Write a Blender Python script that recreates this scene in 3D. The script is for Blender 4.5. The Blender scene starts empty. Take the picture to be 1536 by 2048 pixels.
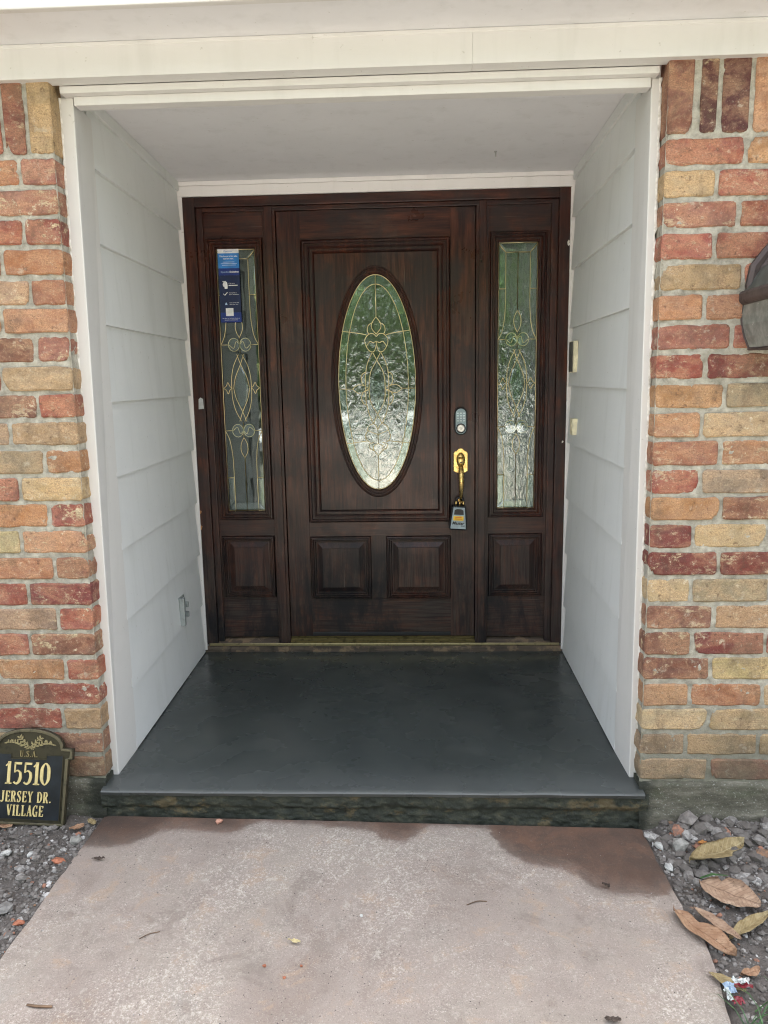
import bpy, math, random
from mathutils import Vector, Matrix, noise as mnoise
random.seed(7)
scene = bpy.context.scene
COL = scene.collection

# ------------------------------------------------------------------ camera
cam_data = bpy.data.cameras.new("camera")
cam_data.sensor_fit = 'VERTICAL'; cam_data.sensor_height = 36.0
cam_data.lens = 1490.55 / 2048 * 36.0
cam_data.clip_start = 0.05; cam_data.clip_end = 500
cam = bpy.data.objects.new("camera", cam_data); COL.objects.link(cam)
cam.location = (0.1756, -2.2622, 1.2831)
cam.rotation_euler = (1.4076, 0.0166, 0.0401)
scene.camera = cam

# ------------------------------------------------------------------ sky, sun, exposure
SUN_EL, SUN_AZ = math.radians(66), math.radians(12)      # the sun stands behind the house: the porch is in open shade
world = bpy.data.worlds.new("World"); scene.world = world; world.use_nodes = True
wn = world.node_tree; wn.nodes.clear()
w_out = wn.nodes.new('ShaderNodeOutputWorld'); w_bg = wn.nodes.new('ShaderNodeBackground')
w_sky = wn.nodes.new('ShaderNodeTexSky'); w_sky.sky_type = 'NISHITA'; w_sky.sun_disc = False
w_sky.sun_elevation = SUN_EL; w_sky.sun_rotation = SUN_AZ
w_sky.air_density = 1.0; w_sky.dust_density = 4.0; w_sky.ozone_density = 0.6
w_hs = wn.nodes.new('ShaderNodeHueSaturation'); w_hs.inputs['Saturation'].default_value = 0.36
wn.links.new(w_sky.outputs[0], w_hs.inputs['Color']); wn.links.new(w_hs.outputs[0], w_bg.inputs[0])
w_bg.inputs[1].default_value = 0.15
wn.links.new(w_bg.outputs[0], w_out.inputs[0])
sun_data = bpy.data.lights.new("sun", 'SUN'); sun_data.energy = 5.0; sun_data.angle = math.radians(0.6)
sun_data.color = (1.0, 0.975, 0.945)
sun = bpy.data.objects.new("sun", sun_data); COL.objects.link(sun)
sdir = Vector((math.sin(SUN_AZ) * math.cos(SUN_EL), math.cos(SUN_AZ) * math.cos(SUN_EL), math.sin(SUN_EL)))
sun.rotation_euler = (-sdir).to_track_quat('-Z', 'Y').to_euler(); sun.location = sdir * 30
vs = scene.view_settings
vs.view_transform = 'Standard'; vs.look = 'None'; vs.gamma = 1.0; vs.use_curve_mapping = False
vs.exposure = 2.48
scene.cycles.use_denoising = True; scene.cycles.filter_width = 1.1
scene.cycles.max_bounces = 10; scene.cycles.diffuse_bounces = 5; scene.cycles.transparent_max_bounces = 12
scene.cycles.sample_clamp_indirect = 6.0

# ------------------------------------------------------------------ helpers
class MB:
    def __init__(s): s.v = []; s.f = []
    def quad(s, a, b, c, d):
        i = len(s.v); s.v += [a, b, c, d]; s.f.append((i, i+1, i+2, i+3)); return s
    def hexa(s, p):                      # 8 corners: bottom 4 (ccw), top 4
        i = len(s.v); s.v += [tuple(q) for q in p]
        for f in ((3,2,1,0),(4,5,6,7),(0,1,5,4),(1,2,6,5),(2,3,7,6),(3,0,4,7)): s.f.append(tuple(i+k for k in f))
        return s
    def box(s, x0, x1, y0, y1, z0, z1):
        return s.hexa([(x0,y0,z0),(x1,y0,z0),(x1,y1,z0),(x0,y1,z0),(x0,y0,z1),(x1,y0,z1),(x1,y1,z1),(x0,y1,z1)])
    def prism(s, pts, y0, y1):           # polygon in xz (ccw seen from -y), front at y0, back at y1
        n = len(pts); i = len(s.v)
        s.v += [(x, y0, z) for x, z in pts] + [(x, y1, z) for x, z in pts]
        s.f.append(tuple(range(i, i+n))); s.f.append(tuple(range(i+2*n-1, i+n-1, -1)))
        for k in range(n):
            l = (k+1) % n; s.f.append((i+l, i+k, i+n+k, i+n+l))
        return s
    def bprism(s, pts, y0, y1, b):       # prism with a chamfered front rim
        cx = sum(p[0] for p in pts)/len(pts); cz = sum(p[1] for p in pts)/len(pts)
        n = len(pts); i = len(s.v); ins = inset(pts, b)
        s.v += [(x, y0, z) for x, z in ins] + [(x, y0+b*.8, z) for x, z in pts] + [(x, y1, z) for x, z in pts]
        s.f.append(tuple(range(i, i+n))); s.f.append(tuple(range(i+3*n-1, i+2*n-1, -1)))
        for r in (0, n):
            for k in range(n):
                l = (k+1) % n; s.f.append((i+r+l, i+r+k, i+r+n+k, i+r+n+l))
        return s
    def tube(s, pts, r, n=6, closed=False, rad=None):
        pts = [Vector(p) for p in pts]; m = len(pts); i = len(s.v)
        for k, p in enumerate(pts):
            a = pts[k-1] if (k > 0 or closed) else p; b = pts[(k+1) % m] if (k < m-1 or closed) else p
            t = (b-a).normalized() if (b-a).length > 1e-9 else Vector((0,0,1))
            u = t.cross(Vector((0,1,0)))
            if u.length < .05: u = t.cross(Vector((1,0,0)))
            u.normalize(); w = t.cross(u)
            rr = rad[k] if rad else r
            for j in range(n):
                an = 2*math.pi*j/n; s.v.append(tuple(p + u*rr*math.cos(an) + w*rr*math.sin(an)))
        for k in range(m if closed else m-1):
            for j in range(n):
                a, b = i+k*n, i+((k+1) % m)*n; l = (j+1) % n
                s.f.append((a+j, a+l, b+l, b+j))
        if not closed:
            s.f.append(tuple(i+n-1-j for j in range(n))); s.f.append(tuple(i+(m-1)*n+j for j in range(n)))
        return s
    def ribbon(s, pts, w, y0, y1, closed=False):   # flat strip of width w in xz with depth y0..y1
        m = len(pts); ws = w if isinstance(w, (list, tuple)) else [w]*m; L = []; Rr = []
        for k in range(m):
            a = pts[k-1] if (k or closed) else pts[k]; b = pts[(k+1) % m] if (k < m-1 or closed) else pts[k]
            dx, dz = b[0]-a[0], b[1]-a[1]; d = math.hypot(dx, dz) or 1
            nx, nz = -dz/d*ws[k]/2, dx/d*ws[k]/2
            L.append((pts[k][0]+nx, pts[k][1]+nz)); Rr.append((pts[k][0]-nx, pts[k][1]-nz))
        for k in range(m if closed else m-1):
            l = (k+1) % m
            s.prism([Rr[k], Rr[l], L[l], L[k]], y0, y1)
        return s
    def rings(s, loops, close=True, cap0=False, cap1=False):
        n = len(loops[0]); i = len(s.v)
        for lp in loops: s.v += [tuple(p) for p in lp]
        for r in range(len(loops)-1):
            for k in range(n if close else n-1):
                l = (k+1) % n; a = i+r*n
                s.f.append((a+k, a+l, a+n+l, a+n+k))
        if cap0: s.f.append(tuple(i+n-1-k for k in range(n)))
        if cap1: s.f.append(tuple(i+(len(loops)-1)*n+k for k in range(n)))
        return s
    def grid(s, nu, nv, fn):
        i = len(s.v)
        for b in range(nv+1):
            for a in range(nu+1): s.v.append(tuple(fn(a/nu, b/nv)))
        for b in range(nv):
            for a in range(nu):
                k = i+b*(nu+1)+a; s.f.append((k, k+1, k+nu+2, k+nu+1))
        return s
    def rock(s, c, r, seed, sq=.7):
        rnd = random.Random(seed); i = len(s.v)
        t = (1+5**.5)/2
        base = [(-1,t,0),(1,t,0),(-1,-t,0),(1,-t,0),(0,-1,t),(0,1,t),(0,-1,-t),(0,1,-t),(t,0,-1),(t,0,1),(-t,0,-1),(-t,0,1)]
        sx, sy = rnd.uniform(.75,1.35), rnd.uniform(.75,1.3); ro = Matrix.Rotation(rnd.uniform(0,6.3),3,'Z') @ Matrix.Rotation(rnd.uniform(-.5,.5),3,'X')
        for b in base:
            v = Vector(b).normalized()*rnd.uniform(.72,1.15); v = ro @ Vector((v.x*sx, v.y*sy, v.z*sq))
            s.v.append((c[0]+v.x*r, c[1]+v.y*r, c[2]+v.z*r))
        for f in ((0,11,5),(0,5,1),(0,1,7),(0,7,10),(0,10,11),(1,5,9),(5,11,4),(11,10,2),(10,7,6),(7,1,8),(3,9,4),(3,4,2),(3,2,6),(3,6,8),(3,8,9),(4,9,5),(2,4,11),(6,2,10),(8,6,7),(9,8,1)):
            s.f.append(tuple(i+k for k in f))
        return s
    def build(s, name, material, parent=None, smooth=False, loc=None, bevel=0):
        me = bpy.data.meshes.new(name)
        off = Vector((0,0,0))
        if parent is not None:
            p = parent
            while p is not None:
                off += p.location; p = p.parent
        if loc is not None: off = off + Vector(loc)
        me.from_pydata([tuple(Vector(v)-off) for v in s.v], [], s.f); me.update()
        o = bpy.data.objects.new(name, me); COL.objects.link(o)
        if parent is not None: o.parent = parent
        if loc is not None: o.location = loc
        if material: me.materials.append(material)
        if smooth: me.polygons.foreach_set('use_smooth', [True]*len(me.polygons))
        if bevel:
            md = o.modifiers.new('bevel', 'BEVEL'); md.width = bevel; md.segments = 2; md.limit_method = 'ANGLE'; md.angle_limit = math.radians(40)
        return o

def inset(pts, b):
    n = len(pts); out = []
    for k in range(n):
        p0, p1, p2 = pts[k-1], pts[k], pts[(k+1) % n]
        d1 = Vector((p1[0]-p0[0], p1[1]-p0[1])).normalized(); d2 = Vector((p2[0]-p1[0], p2[1]-p1[1])).normalized()
        n1 = Vector((-d1.y, d1.x)); n2 = Vector((-d2.y, d2.x)); m = (n1+n2)
        m = m.normalized() if m.length > 1e-6 else n1
        c = max(.35, m.dot(n1)); out.append((p1[0]+m.x*b/c, p1[1]+m.y*b/c))
    return out

def tag(o, label=None, cat=None, group=None, kind=None):
    if label: o['label'] = label
    if cat: o['category'] = cat
    if group: o['group'] = group
    if kind: o['kind'] = kind
    return o
def thing(name, label, cat, loc=(0,0,0), rot=(0,0,0), group=None):
    o = bpy.data.objects.new(name, None); COL.objects.link(o)
    o.location = loc; o.rotation_euler = rot; o.empty_display_size = .1
    return tag(o, label, cat, group)
def fbm(x, y, z=0., o=4):
    return mnoise.fractal(Vector((x, y, z)), 1.0, 2.0, o)
def catmull(pts, n=8, closed=False):
    out = []; m = len(pts)
    for k in range(m if closed else m-1):
        if closed: p = [pts[(k+j-1) % m] for j in range(4)]
        else: p = [pts[max(0, k-1)], pts[k], pts[k+1], pts[min(m-1, k+2)]]
        for i in range(n):
            t = i/n
            out.append(tuple(.5*((2*b)+(-a+c)*t+(2*a-5*b+4*c-d)*t*t+(-a+3*b-3*c+d)*t**3) for a, b, c, d in zip(*p)))
    if not closed: out.append(tuple(pts[-1]))
    return out

# ------------------------------------------------------------------ materials
class NT:
    def __init__(s, name):
        s.m = bpy.data.materials.new(name); s.m.use_nodes = True; s.t = s.m.node_tree; s.t.nodes.clear()
        s.out = s.t.nodes.new('ShaderNodeOutputMaterial')
    def n(s, typ, **kw):
        nd = s.t.nodes.new(typ)
        for k, v in kw.items(): setattr(nd, k, v)
        return nd
    def set(s, sock, v):
        if v is None: return
        if isinstance(v, bpy.types.NodeSocket): s.t.links.new(v, sock)
        elif isinstance(v, (tuple, list)) and len(v) == 3 and sock.type == 'RGBA': sock.default_value = (*v, 1)
        else: sock.default_value = v
    def coord(s, kind='Object'): return s.n('ShaderNodeTexCoord').outputs[kind]
    def pos(s): return s.n('ShaderNodeNewGeometry').outputs['Position']
    def sep(s, v): nd = s.n('ShaderNodeSeparateXYZ'); s.set(nd.inputs[0], v); return nd.outputs
    def mapv(s, v, scale=(1,1,1), loc=(0,0,0), rot=(0,0,0)):
        nd = s.n('ShaderNodeMapping'); s.set(nd.inputs[0], v); nd.inputs['Scale'].default_value = scale; s.set(nd.inputs['Location'], loc); nd.inputs['Rotation'].default_value = rot; return nd.outputs[0]
    def noise(s, v, scale, detail=4, rough=.55, dist=0, w=None):
        nd = s.n('ShaderNodeTexNoise')
        if w is not None: nd.noise_dimensions = '4D'; s.set(nd.inputs['W'], w)
        s.set(nd.inputs['Vector'], v); s.set(nd.inputs['Scale'], scale); nd.inputs['Detail'].default_value = detail; nd.inputs['Roughness'].default_value = rough; nd.inputs['Distortion'].default_value = dist
        return nd.outputs['Fac']
    def vor(s, v, scale, feature='F1', out='Distance'):
        nd = s.n('ShaderNodeTexVoronoi'); nd.feature = feature; s.set(nd.inputs['Vector'], v); nd.inputs['Scale'].default_value = scale; return nd.outputs[out]
    def math(s, op, a, b=None, clamp=False):
        nd = s.n('ShaderNodeMath', operation=op); nd.use_clamp = clamp; s.set(nd.inputs[0], a); s.set(nd.inputs[1], b); return nd.outputs[0]
    def step(s, v, a, b, lo=0., hi=1.):
        nd = s.n('ShaderNodeMapRange', interpolation_type='SMOOTHSTEP'); s.set(nd.inputs['Value'], v); nd.inputs['From Min'].default_value = a; nd.inputs['From Max'].default_value = b; nd.inputs['To Min'].default_value = lo; nd.inputs['To Max'].default_value = hi; return nd.outputs[0]
    def mix(s, f, a, b, mode='MIX'):
        nd = s.n('ShaderNodeMix', data_type='RGBA', blend_type=mode); s.set(nd.inputs[0], f); s.set(nd.inputs[6], a); s.set(nd.inputs[7], b); return nd.outputs[2]
    def ramp(s, f, stops):
        nd = s.n('ShaderNodeValToRGB'); s.set(nd.inputs[0], f); el = nd.color_ramp.elements
        while len(el) < len(stops): el.new(.5)
        for e, (p, c) in zip(el, stops): e.position = p; e.color = (*c, 1)
        return nd.outputs[0]
    def bump(s, h, strength=.5, dist=.002, nrm=None):
        nd = s.n('ShaderNodeBump'); s.set(nd.inputs['Height'], h); nd.inputs['Strength'].default_value = strength; nd.inputs['Distance'].default_value = dist; s.set(nd.inputs['Normal'], nrm); return nd.outputs[0]
    def bsdf(s, color, rough=.6, metal=0., normal=None, spec=.5, coat=0., **kw):
        nd = s.n('ShaderNodeBsdfPrincipled'); s.set(nd.inputs['Base Color'], color); s.set(nd.inputs['Roughness'], rough); s.set(nd.inputs['Metallic'], metal); s.set(nd.inputs['Normal'], normal)
        s.set(nd.inputs['Specular IOR Level'], spec); s.set(nd.inputs['Coat Weight'], coat)
        for k, v in kw.items(): s.set(nd.inputs[k.replace('_', ' ')], v)
        s.t.links.new(nd.outputs[0], s.out.inputs[0]); return nd

def m_paint(name, col, rough=.5, grain='y', dirt=.25):
    t = NT(name); p = t.pos()
    sc = {'y': (60,4,60), 'z': (60,60,4), 'x': (4,60,60)}[grain]
    g = t.noise(t.mapv(p, sc), 6, 5, .6)
    big = t.noise(p, 2.2, 5, .6); streak = t.noise(t.mapv(p, (9,9,1.2)), 1.5, 4, .6)
    c = t.mix(t.step(big, .38, .68, 0, dirt), col, tuple(x*.86 for x in col))
    c = t.mix(t.step(streak, .5, .72, 0, dirt), c, (col[0]*.80, col[1]*.80, col[2]*.78))
    sp = t.step(t.noise(p, 70, 3, .5), .70, .76, 0, .5)
    c = t.mix(sp, c, (.42,.40,.36))
    b = t.bump(g, .25, .0012); b = t.bump(t.noise(p, 14, 3), .12, .004, b)
    t.bsdf(c, t.step(big, .3, .7, rough-.08, rough+.12), normal=b, spec=.4)
    return t.m
PAINT = m_paint('painted_siding', (.72,.735,.725), .55, 'y', .35)
TRIM = m_paint('painted_trim', (.66,.65,.635), .5, 'x', .3)
TRIMV = m_paint('painted_trim_upright', (.68,.67,.645), .5, 'z', .3)
CASE = m_paint('brightened_casing_paint', (.82,.80,.79), .5, 'z', .3)  # extra brightness put into the casing's copy of the trim paint
CEIL = m_paint('painted_ceiling', (.76,.76,.785), .6, 'x', .35)
def m_caulk():
    t = NT('caulk'); n = t.noise(t.pos(), 60, 5)
    t.bsdf(t.ramp(n, [(.3,(.55,.53,.47)),(.6,(.84,.83,.79))]), .6, normal=t.bump(n, .8, .004)); return t.m
CAULK = m_caulk()

def m_brick():
    t = NT('brick_clay'); co = t.coord(); oi = t.n('ShaderNodeObjectInfo'); base = oi.outputs['Color']; al = oi.outputs['Alpha']
    w = t.math('MULTIPLY', oi.outputs['Random'], 97.)
    wide = t.mapv(co, (.55,1,1))
    n1 = t.noise(wide, 24, 8, .68, .6, w); n2 = t.noise(co, 55, 6, .7, .3, t.math('ADD', w, 9.)); n3 = t.noise(co, 240, 4, .6, 0, w); n4 = t.noise(wide, 13, 5, .6, .8, t.math('ADD', w, 31.))
    hsv = t.n('ShaderNodeHueSaturation'); t.set(hsv.inputs['Color'], base); t.set(hsv.inputs['Value'], t.step(n4, .3, .7, .58, 1.10)); t.set(hsv.inputs['Saturation'], t.step(n1, .3, .7, .98, .80))
    c = hsv.outputs[0]
    c = t.mix(t.step(n4, .45, .58, 0, .6), c, t.mix(.6, base, (.58,.38,.22)))
    c = t.mix(t.step(n2, .48, .60, 0, .30), c, t.mix(.5, base, (.60,.42,.26)))
    ed = t.noise(wide, 30, 9, .80, .2, t.math('ADD', w, 5.))
    flake = t.math('MULTIPLY', t.step(ed, .535, .575), t.math('MULTIPLY', t.step(n1, .44, .56), t.math('MULTIPLY', al, 1.25)), True)
    c = t.mix(flake, c, t.mix(n2, (.55,.42,.24), (.74,.62,.42)))
    fl2 = t.math('MULTIPLY', t.step(n2, .60, .65), t.math('MULTIPLY', al, 1.2), True)
    c = t.mix(fl2, c, (.70,.60,.44))
    c = t.mix(t.step(n2, .42, .34, 0, .6), c, (.10,.055,.04))
    crack = t.noise(t.mapv(co, (.5,1,1.6)), 46, 6, .75, 1.5, t.math('ADD', w, 51.))
    c = t.mix(t.math('MULTIPLY', t.step(t.math('ABSOLUTE', t.math('SUBTRACT', crack, .5)), .018, .004), t.step(n4, .46, .56, 0, .7)), c, (.05,.035,.03))
    c = t.mix(t.step(n3, .38, .62, .30, 0), c, (.13,.085,.065)); c = t.mix(t.step(n3, .60, .70, 0, .35), c, (.62,.50,.38))
    wp = t.pos(); st = t.noise(t.mapv(wp, (1,1,.6)), 7, 6, .7, .5); c = t.mix(t.step(st, .52, .66, 0, .45), c, (.12,.085,.06)); c = t.mix(t.math('MULTIPLY', t.step(t.noise(wp, 16, 7, .75), .58, .66), .5), c, (.50,.45,.36))
    c = t.mix(t.math('MULTIPLY', t.step(t.sep(wp)[2], .22, .02), t.step(st, .38, .6, .2, .65)), c, (.13,.12,.085))
    h = t.math('ADD', t.math('MULTIPLY', n2, .8), t.math('MULTIPLY', n3, .4)); h = t.math('ADD', h, t.math('MULTIPLY', flake, .10))
    t.bsdf(c, .92, normal=t.bump(h, .9, .007), spec=.2); return t.m
BRICK = m_brick()
def m_mortar():
    t = NT('mortar'); p = t.pos(); n = t.noise(p, 30, 7, .7); f = t.noise(p, 320, 3, .6); b = t.noise(p, 4, 4)
    c = t.ramp(n, [(.28,(.20,.187,.155)),(.46,(.36,.34,.285)),(.68,(.55,.52,.44))])
    c = t.mix(t.step(f, .62, .75, 0, .5), c, (.16,.15,.13)); c = t.mix(t.step(b, .5, .7, 0, .4), c, (.29,.29,.26))
    z = t.sep(p)[2]
    c = t.mix(t.math('MULTIPLY', t.step(z, .35, .0), t.step(n, .3, .6, .3, .8)), c, (.13,.135,.10))
    t.bsdf(c, .95, normal=t.bump(t.math('ADD', n, t.math('MULTIPLY', f, .5)), .8, .006), spec=.15); return t.m
MORTAR = m_mortar()

def m_wood(name, axis):
    t = NT(name); p = t.pos(); oi = t.n('ShaderNodeObjectInfo'); w = t.math('MULTIPLY', oi.outputs['Random'], 31.)
    s1 = (1,1,.085) if axis == 'z' else (.085,1,1)
    v = t.mapv(p, s1); v2 = t.mapv(p, (1,1,.02) if axis == 'z' else (.02,1,1))
    g = t.noise(v, 55, 6, .62, .5, w); fine = t.noise(v2, 330, 3, .6, 0, w); big = t.noise(p, 3.2, 5, .6, .2, w); blot = t.noise(p, 6., 5, .62, .3)
    c = t.ramp(g, [(.24,(.007,.0026,.003)),(.44,(.030,.0080,.0060)),(.58,(.068,.0200,.0112)),(.76,(.130,.042,.022))])
    c = t.mix(t.step(blot, .46, .62, 0, .75), c, t.mix(g, (.006,.0045,.007), (.034,.021,.019)))
    c = t.mix(t.step(fine, .52, .66, 0, .5), c, (.006,.0035,.004))
    z = t.sep(p)[2]; xx = t.sep(p)[0]         # sun- and rain-bleached boards low on the unit
    low = t.math('MULTIPLY', t.step(z, 1.10, .15), t.step(big, .34, .54))
    c = t.mix(t.math('MULTIPLY', low, t.step(fine, .62, .40, .10, .6)), c, (.070,.060,.052))
    pale = t.math('MULTIPLY', t.step(t.noise(p, 4.4, 6, .7, .4), .52, .68), .55)
    c = t.mix(t.math('MULTIPLY', pale, t.step(g, .35, .6)), c, (.066,.042,.034))
    low_black = t.math('MULTIPLY', t.step(t.noise(t.mapv(p, (1,1,.35)), 5, 6, .7, .3), .48, .62), t.step(z, 1.0, .25))  # near-black blotches, denser towards the bottom
    c = t.mix(t.math('MULTIPLY', low_black, .9), c, (.007,.008,.011))
    scr = t.math('MULTIPLY', t.step(t.noise(v2, 120, 2, .5, 0, w), .72, .76), .5); c = t.mix(scr, c, (.20,.16,.13))
    h = t.math('ADD', t.math('MULTIPLY', fine, .6), t.math('MULTIPLY', g, .4))
    r = t.math('ADD', t.step(blot, .3, .7, .27, .44), t.math('MULTIPLY', low, .22))
    t.bsdf(c, r, normal=t.bump(h, .45, .0018), spec=.36, coat=t.math('MULTIPLY', t.math('SUBTRACT', 1., low), .16), Coat_Roughness=.14); return t.m
WOODV = m_wood('wood_upright', 'z'); WOODH = m_wood('wood_level', 'x')
def m_sill():
    t = NT('worn_sill'); p = t.pos(); v = t.mapv(p, (.06,1,1)); g = t.noise(v, 70, 6, .65); n = t.noise(p, 14, 5, .65)
    c = t.ramp(g, [(.3,(.045,.034,.026)),(.6,(.13,.10,.075)),(.8,(.20,.165,.12))])
    c = t.mix(t.step(n, .5, .6, 0, .7), c, (.30,.21,.13)); c = t.mix(t.step(n, .42, .36, 0, .8), c, (.05,.04,.03))
    t.bsdf(c, .8, normal=t.bump(g, .5, .003)); return t.m
SILL = m_sill()
def m_metal(name, col, rough, metal=1., n=.25, dirt=(.05,.04,.02)):
    t = NT(name); p = t.coord(); a = t.noise(p, 40, 5, .6)
    t.bsdf(t.mix(t.step(a, .5, .72, 0, n), col, dirt), t.step(a, .3, .7, rough, rough+.18), metal, normal=t.bump(a, .08, .001)); return t.m
BRASS = m_metal('polished_brass', (.80,.58,.22), .2)
CAME = m_metal('brass_came', (.86,.74,.44), .35, 1., .15)
NICKEL = m_metal('satin_nickel', (.62,.62,.60), .3)
BRONZE = m_metal('aged_bronze', (.065,.058,.038), .40, .7, .6, (.015,.015,.014))
LANTERN = m_metal('lantern_metal', (.085,.066,.062), .5, .35, .5, (.03,.025,.025))
STEEL = m_metal('grey_outlet_metal', (.42,.46,.46), .38, .6, .3)
def m_plain(name, col, rough=.6, n=.15, scale=30, spec=.5, bump=.1):
    t = NT(name); p = t.coord(); a = t.noise(p, scale, 5, .6)
    t.bsdf(t.mix(t.step(a, .35, .7, 0, 1), tuple(x*(1-n) for x in col), tuple(min(1, x*(1+n)) for x in col)), rough, normal=t.bump(a, bump, .001), spec=spec); return t.m
BLACK = m_plain('black_plastic', (.012,.013,.016), .45)
BLACKFIELD = m_plain('plaque_black_enamel', (.010,.014,.020), .38, .4, 18)
GOLD = m_plain('plaque_cream_letter', (.66,.54,.25), .45, .1)
KEYPAD = m_plain('keypad_face', (.30,.40,.43), .35); BUTTON = m_plain('keypad_button', (.62,.72,.74), .4)
LOCKGREY = m_plain('lockbox_face', (.34,.42,.46), .5); YELLOW = m_plain('yellow_sticker', (.86,.55,.03), .5); REDINK = m_plain('red_ink', (.70,.12,.03), .5)
ALMOND = m_plain('almond_plastic', (.80,.74,.52), .4); BELLDARK = m_plain('bell_face', (.10,.10,.09), .45)
INK_WHITE = m_plain('white_ink', (.82,.83,.84), .5); INK_BLUE = m_plain('sky_blue_ink', (.03,.22,.62), .4); INK_NAVY = m_plain('navy_ink', (.006,.018,.075), .4); INK_DEEP = m_plain('deep_blue_ink', (.010,.035,.22), .4); INK_LIGHT = m_plain('pale_blue_ink', (.45,.60,.82), .5)
TAPE = m_plain('grey_tape', (.50,.52,.52), .5)

def m_glass(name, bump_s, scale=60., tint=(.86,.93,.91), refl=1.5):
    t = NT(name); p = t.pos(); fr = t.n('ShaderNodeFresnel'); fr.inputs['IOR'].default_value = 1.52
    h = t.noise(t.mapv(p, (1,1,.55)), scale, 3, .6, 1.2); b = t.bump(h, bump_s, .007 if bump_s > .2 else .004) if bump_s else None
    if b is not None: t.set(fr.inputs['Normal'], b)
    gl = t.n('ShaderNodeBsdfGlossy'); gl.inputs['Roughness'].default_value = .015; gl.inputs['Color'].default_value = (.95,1,.98,1); t.set(gl.inputs['Normal'], b)
    if bump_s > .2:
        tr = t.n('ShaderNodeBsdfRefraction'); tr.inputs['Color'].default_value = (*tint, 1); tr.inputs['IOR'].default_value = 1.25; tr.inputs['Roughness'].default_value = .02; t.set(tr.inputs['Normal'], b)
    else:
        tr = t.n('ShaderNodeBsdfTransparent'); tr.inputs[0].default_value = (*tint, 1)
    mx = t.n('ShaderNodeMixShader'); t.set(mx.inputs[0], t.math('MULTIPLY', fr.outputs[0], refl, True)); t.t.links.new(tr.outputs[0], mx.inputs[1]); t.t.links.new(gl.outputs[0], mx.inputs[2])
    t.t.links.new(mx.outputs[0], t.out.inputs[0]); return t.m
GLASS_HAM = m_glass('hammered_glass', .30, 42, refl=3.6)
GLASS_CLEAR = m_glass('clear_glass', .05, 9, refl=2.2)
GLASS_BEVEL = m_glass('bevelled_glass', .05, 30, refl=3.0)
def m_lglass():
    t = NT('dusty_lantern_glass'); p = t.coord(); n = t.noise(p, 26, 6, .65); f = t.noise(p, 220, 3)
    c = t.mix(t.step(n, .35, .7), (.13,.145,.13), (.26,.27,.245)); c = t.mix(t.step(f, .68, .74, 0, .8), c, (.6,.6,.56))
    t.bsdf(c, .35, normal=t.bump(n, .1, .001)); return t.m
LGLASS = m_lglass()

def m_porch():
    t = NT('fresh_dark_cement'); p = t.pos(); a = t.noise(t.mapv(p, (1.2,.8,1)), 2.2, 4, .5, 0); s = t.noise(t.mapv(p, (1.5,14,1)), 4, 4, .5, 0); f = t.noise(p, 260, 3)
    c = t.ramp(a, [(.3,(.036,.043,.042)),(.55,(.050,.059,.056)),(.75,(.072,.078,.072))])
    c = t.mix(t.step(s, .52, .7, 0, .3), c, (.068,.074,.073)); y = t.sep(p)[1]
    c = t.mix(t.math('MULTIPLY', t.step(y, .16, -.03), .55), c, (.095,.102,.10))     # paler towards the front edge
    du = t.noise(p, 6, 4, .5, 0); c = t.mix(t.step(du, .50, .72, 0, .16), c, (.10,.105,.098)); c = t.mix(t.step(t.noise(p, 190, 3, .6), .68, .74, 0, .35), c, (.17,.17,.16))
    r = t.math('ADD', t.step(a, .35, .68, .28, .17), t.step(du, .4, .7, 0., .16))
    b = t.bump(f, .12, .0015); 
    b = t.bump(t.noise(t.mapv(p, (1.,1.6,1)), 4, 2, .4, 0), .07, .012, b)
    lip_highlight = t.step(y, -.020, -.036); c = t.mix(t.math('MULTIPLY', lip_highlight, t.step(du, .35, .65, .0, .2)), c, (.12,.13,.125))  # highlight line along the front lip, painted into the colour
    t.bsdf(c, r, normal=b, spec=.5); return t.m
PORCH = m_porch()
def m_riser():
    t = NT('damp_mossy_concrete'); p = t.pos(); v = t.mapv(p, (.8,1,1.1)); n = t.noise(v, 24, 8, .74, 0); f = t.noise(p, 130, 5, .65); q = t.noise(v, 9, 6, .7, 0)
    c = t.ramp(n, [(.3,(.014,.017,.013)),(.5,(.040,.046,.036)),(.64,(.085,.085,.060)),(.78,(.19,.165,.105))])
    c = t.mix(t.step(q, .54, .64, 0, .65), c, (.165,.125,.065)); c = t.mix(t.step(q, .40, .32, 0, .6), c, (.055,.035,.025))
    c = t.mix(t.step(f, .62, .72, 0, .5), c, (.008,.008,.007))
    t.bsdf(c, t.step(n, .3, .7, .55, .9), normal=t.bump(t.math('ADD', n, t.math('MULTIPLY', f, .5)), .8, .008), spec=.35); return t.m
RISER = m_riser()
def m_plinth():
    t = NT('weathered_foundation_concrete'); p = t.pos(); v = t.mapv(p, (.5,1,1.4)); n = t.noise(v, 14, 8, .7); f = t.noise(p, 150, 5, .65); q = t.noise(v, 6, 5, .7)
    c = t.ramp(n, [(.3,(.060,.058,.043)),(.5,(.135,.128,.10)),(.7,(.25,.235,.19))])
    c = t.mix(t.step(q, .5, .62, 0, .55), c, (.085,.095,.06)); c = t.mix(t.step(f, .6, .72, 0, .5), c, (.06,.06,.05)); c = t.mix(t.step(f, .42, .34, 0, .6), c, (.42,.42,.38))
    xs = t.math('ABSOLUTE', t.sep(p)[0])
    inner_dark = t.math('MULTIPLY', t.step(t.math('ADD', xs, t.math('MULTIPLY', n, .10)), 1.00, .94), .9)  # foundation much darker at the ends next to the porch
    c = t.mix(inner_dark, c, (.025,.028,.022))
    t.bsdf(c, .9, normal=t.bump(t.math('ADD', n, t.math('MULTIPLY', f, .5)), .7, .008), spec=.2); return t.m
PLINTH = m_plinth()
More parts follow.
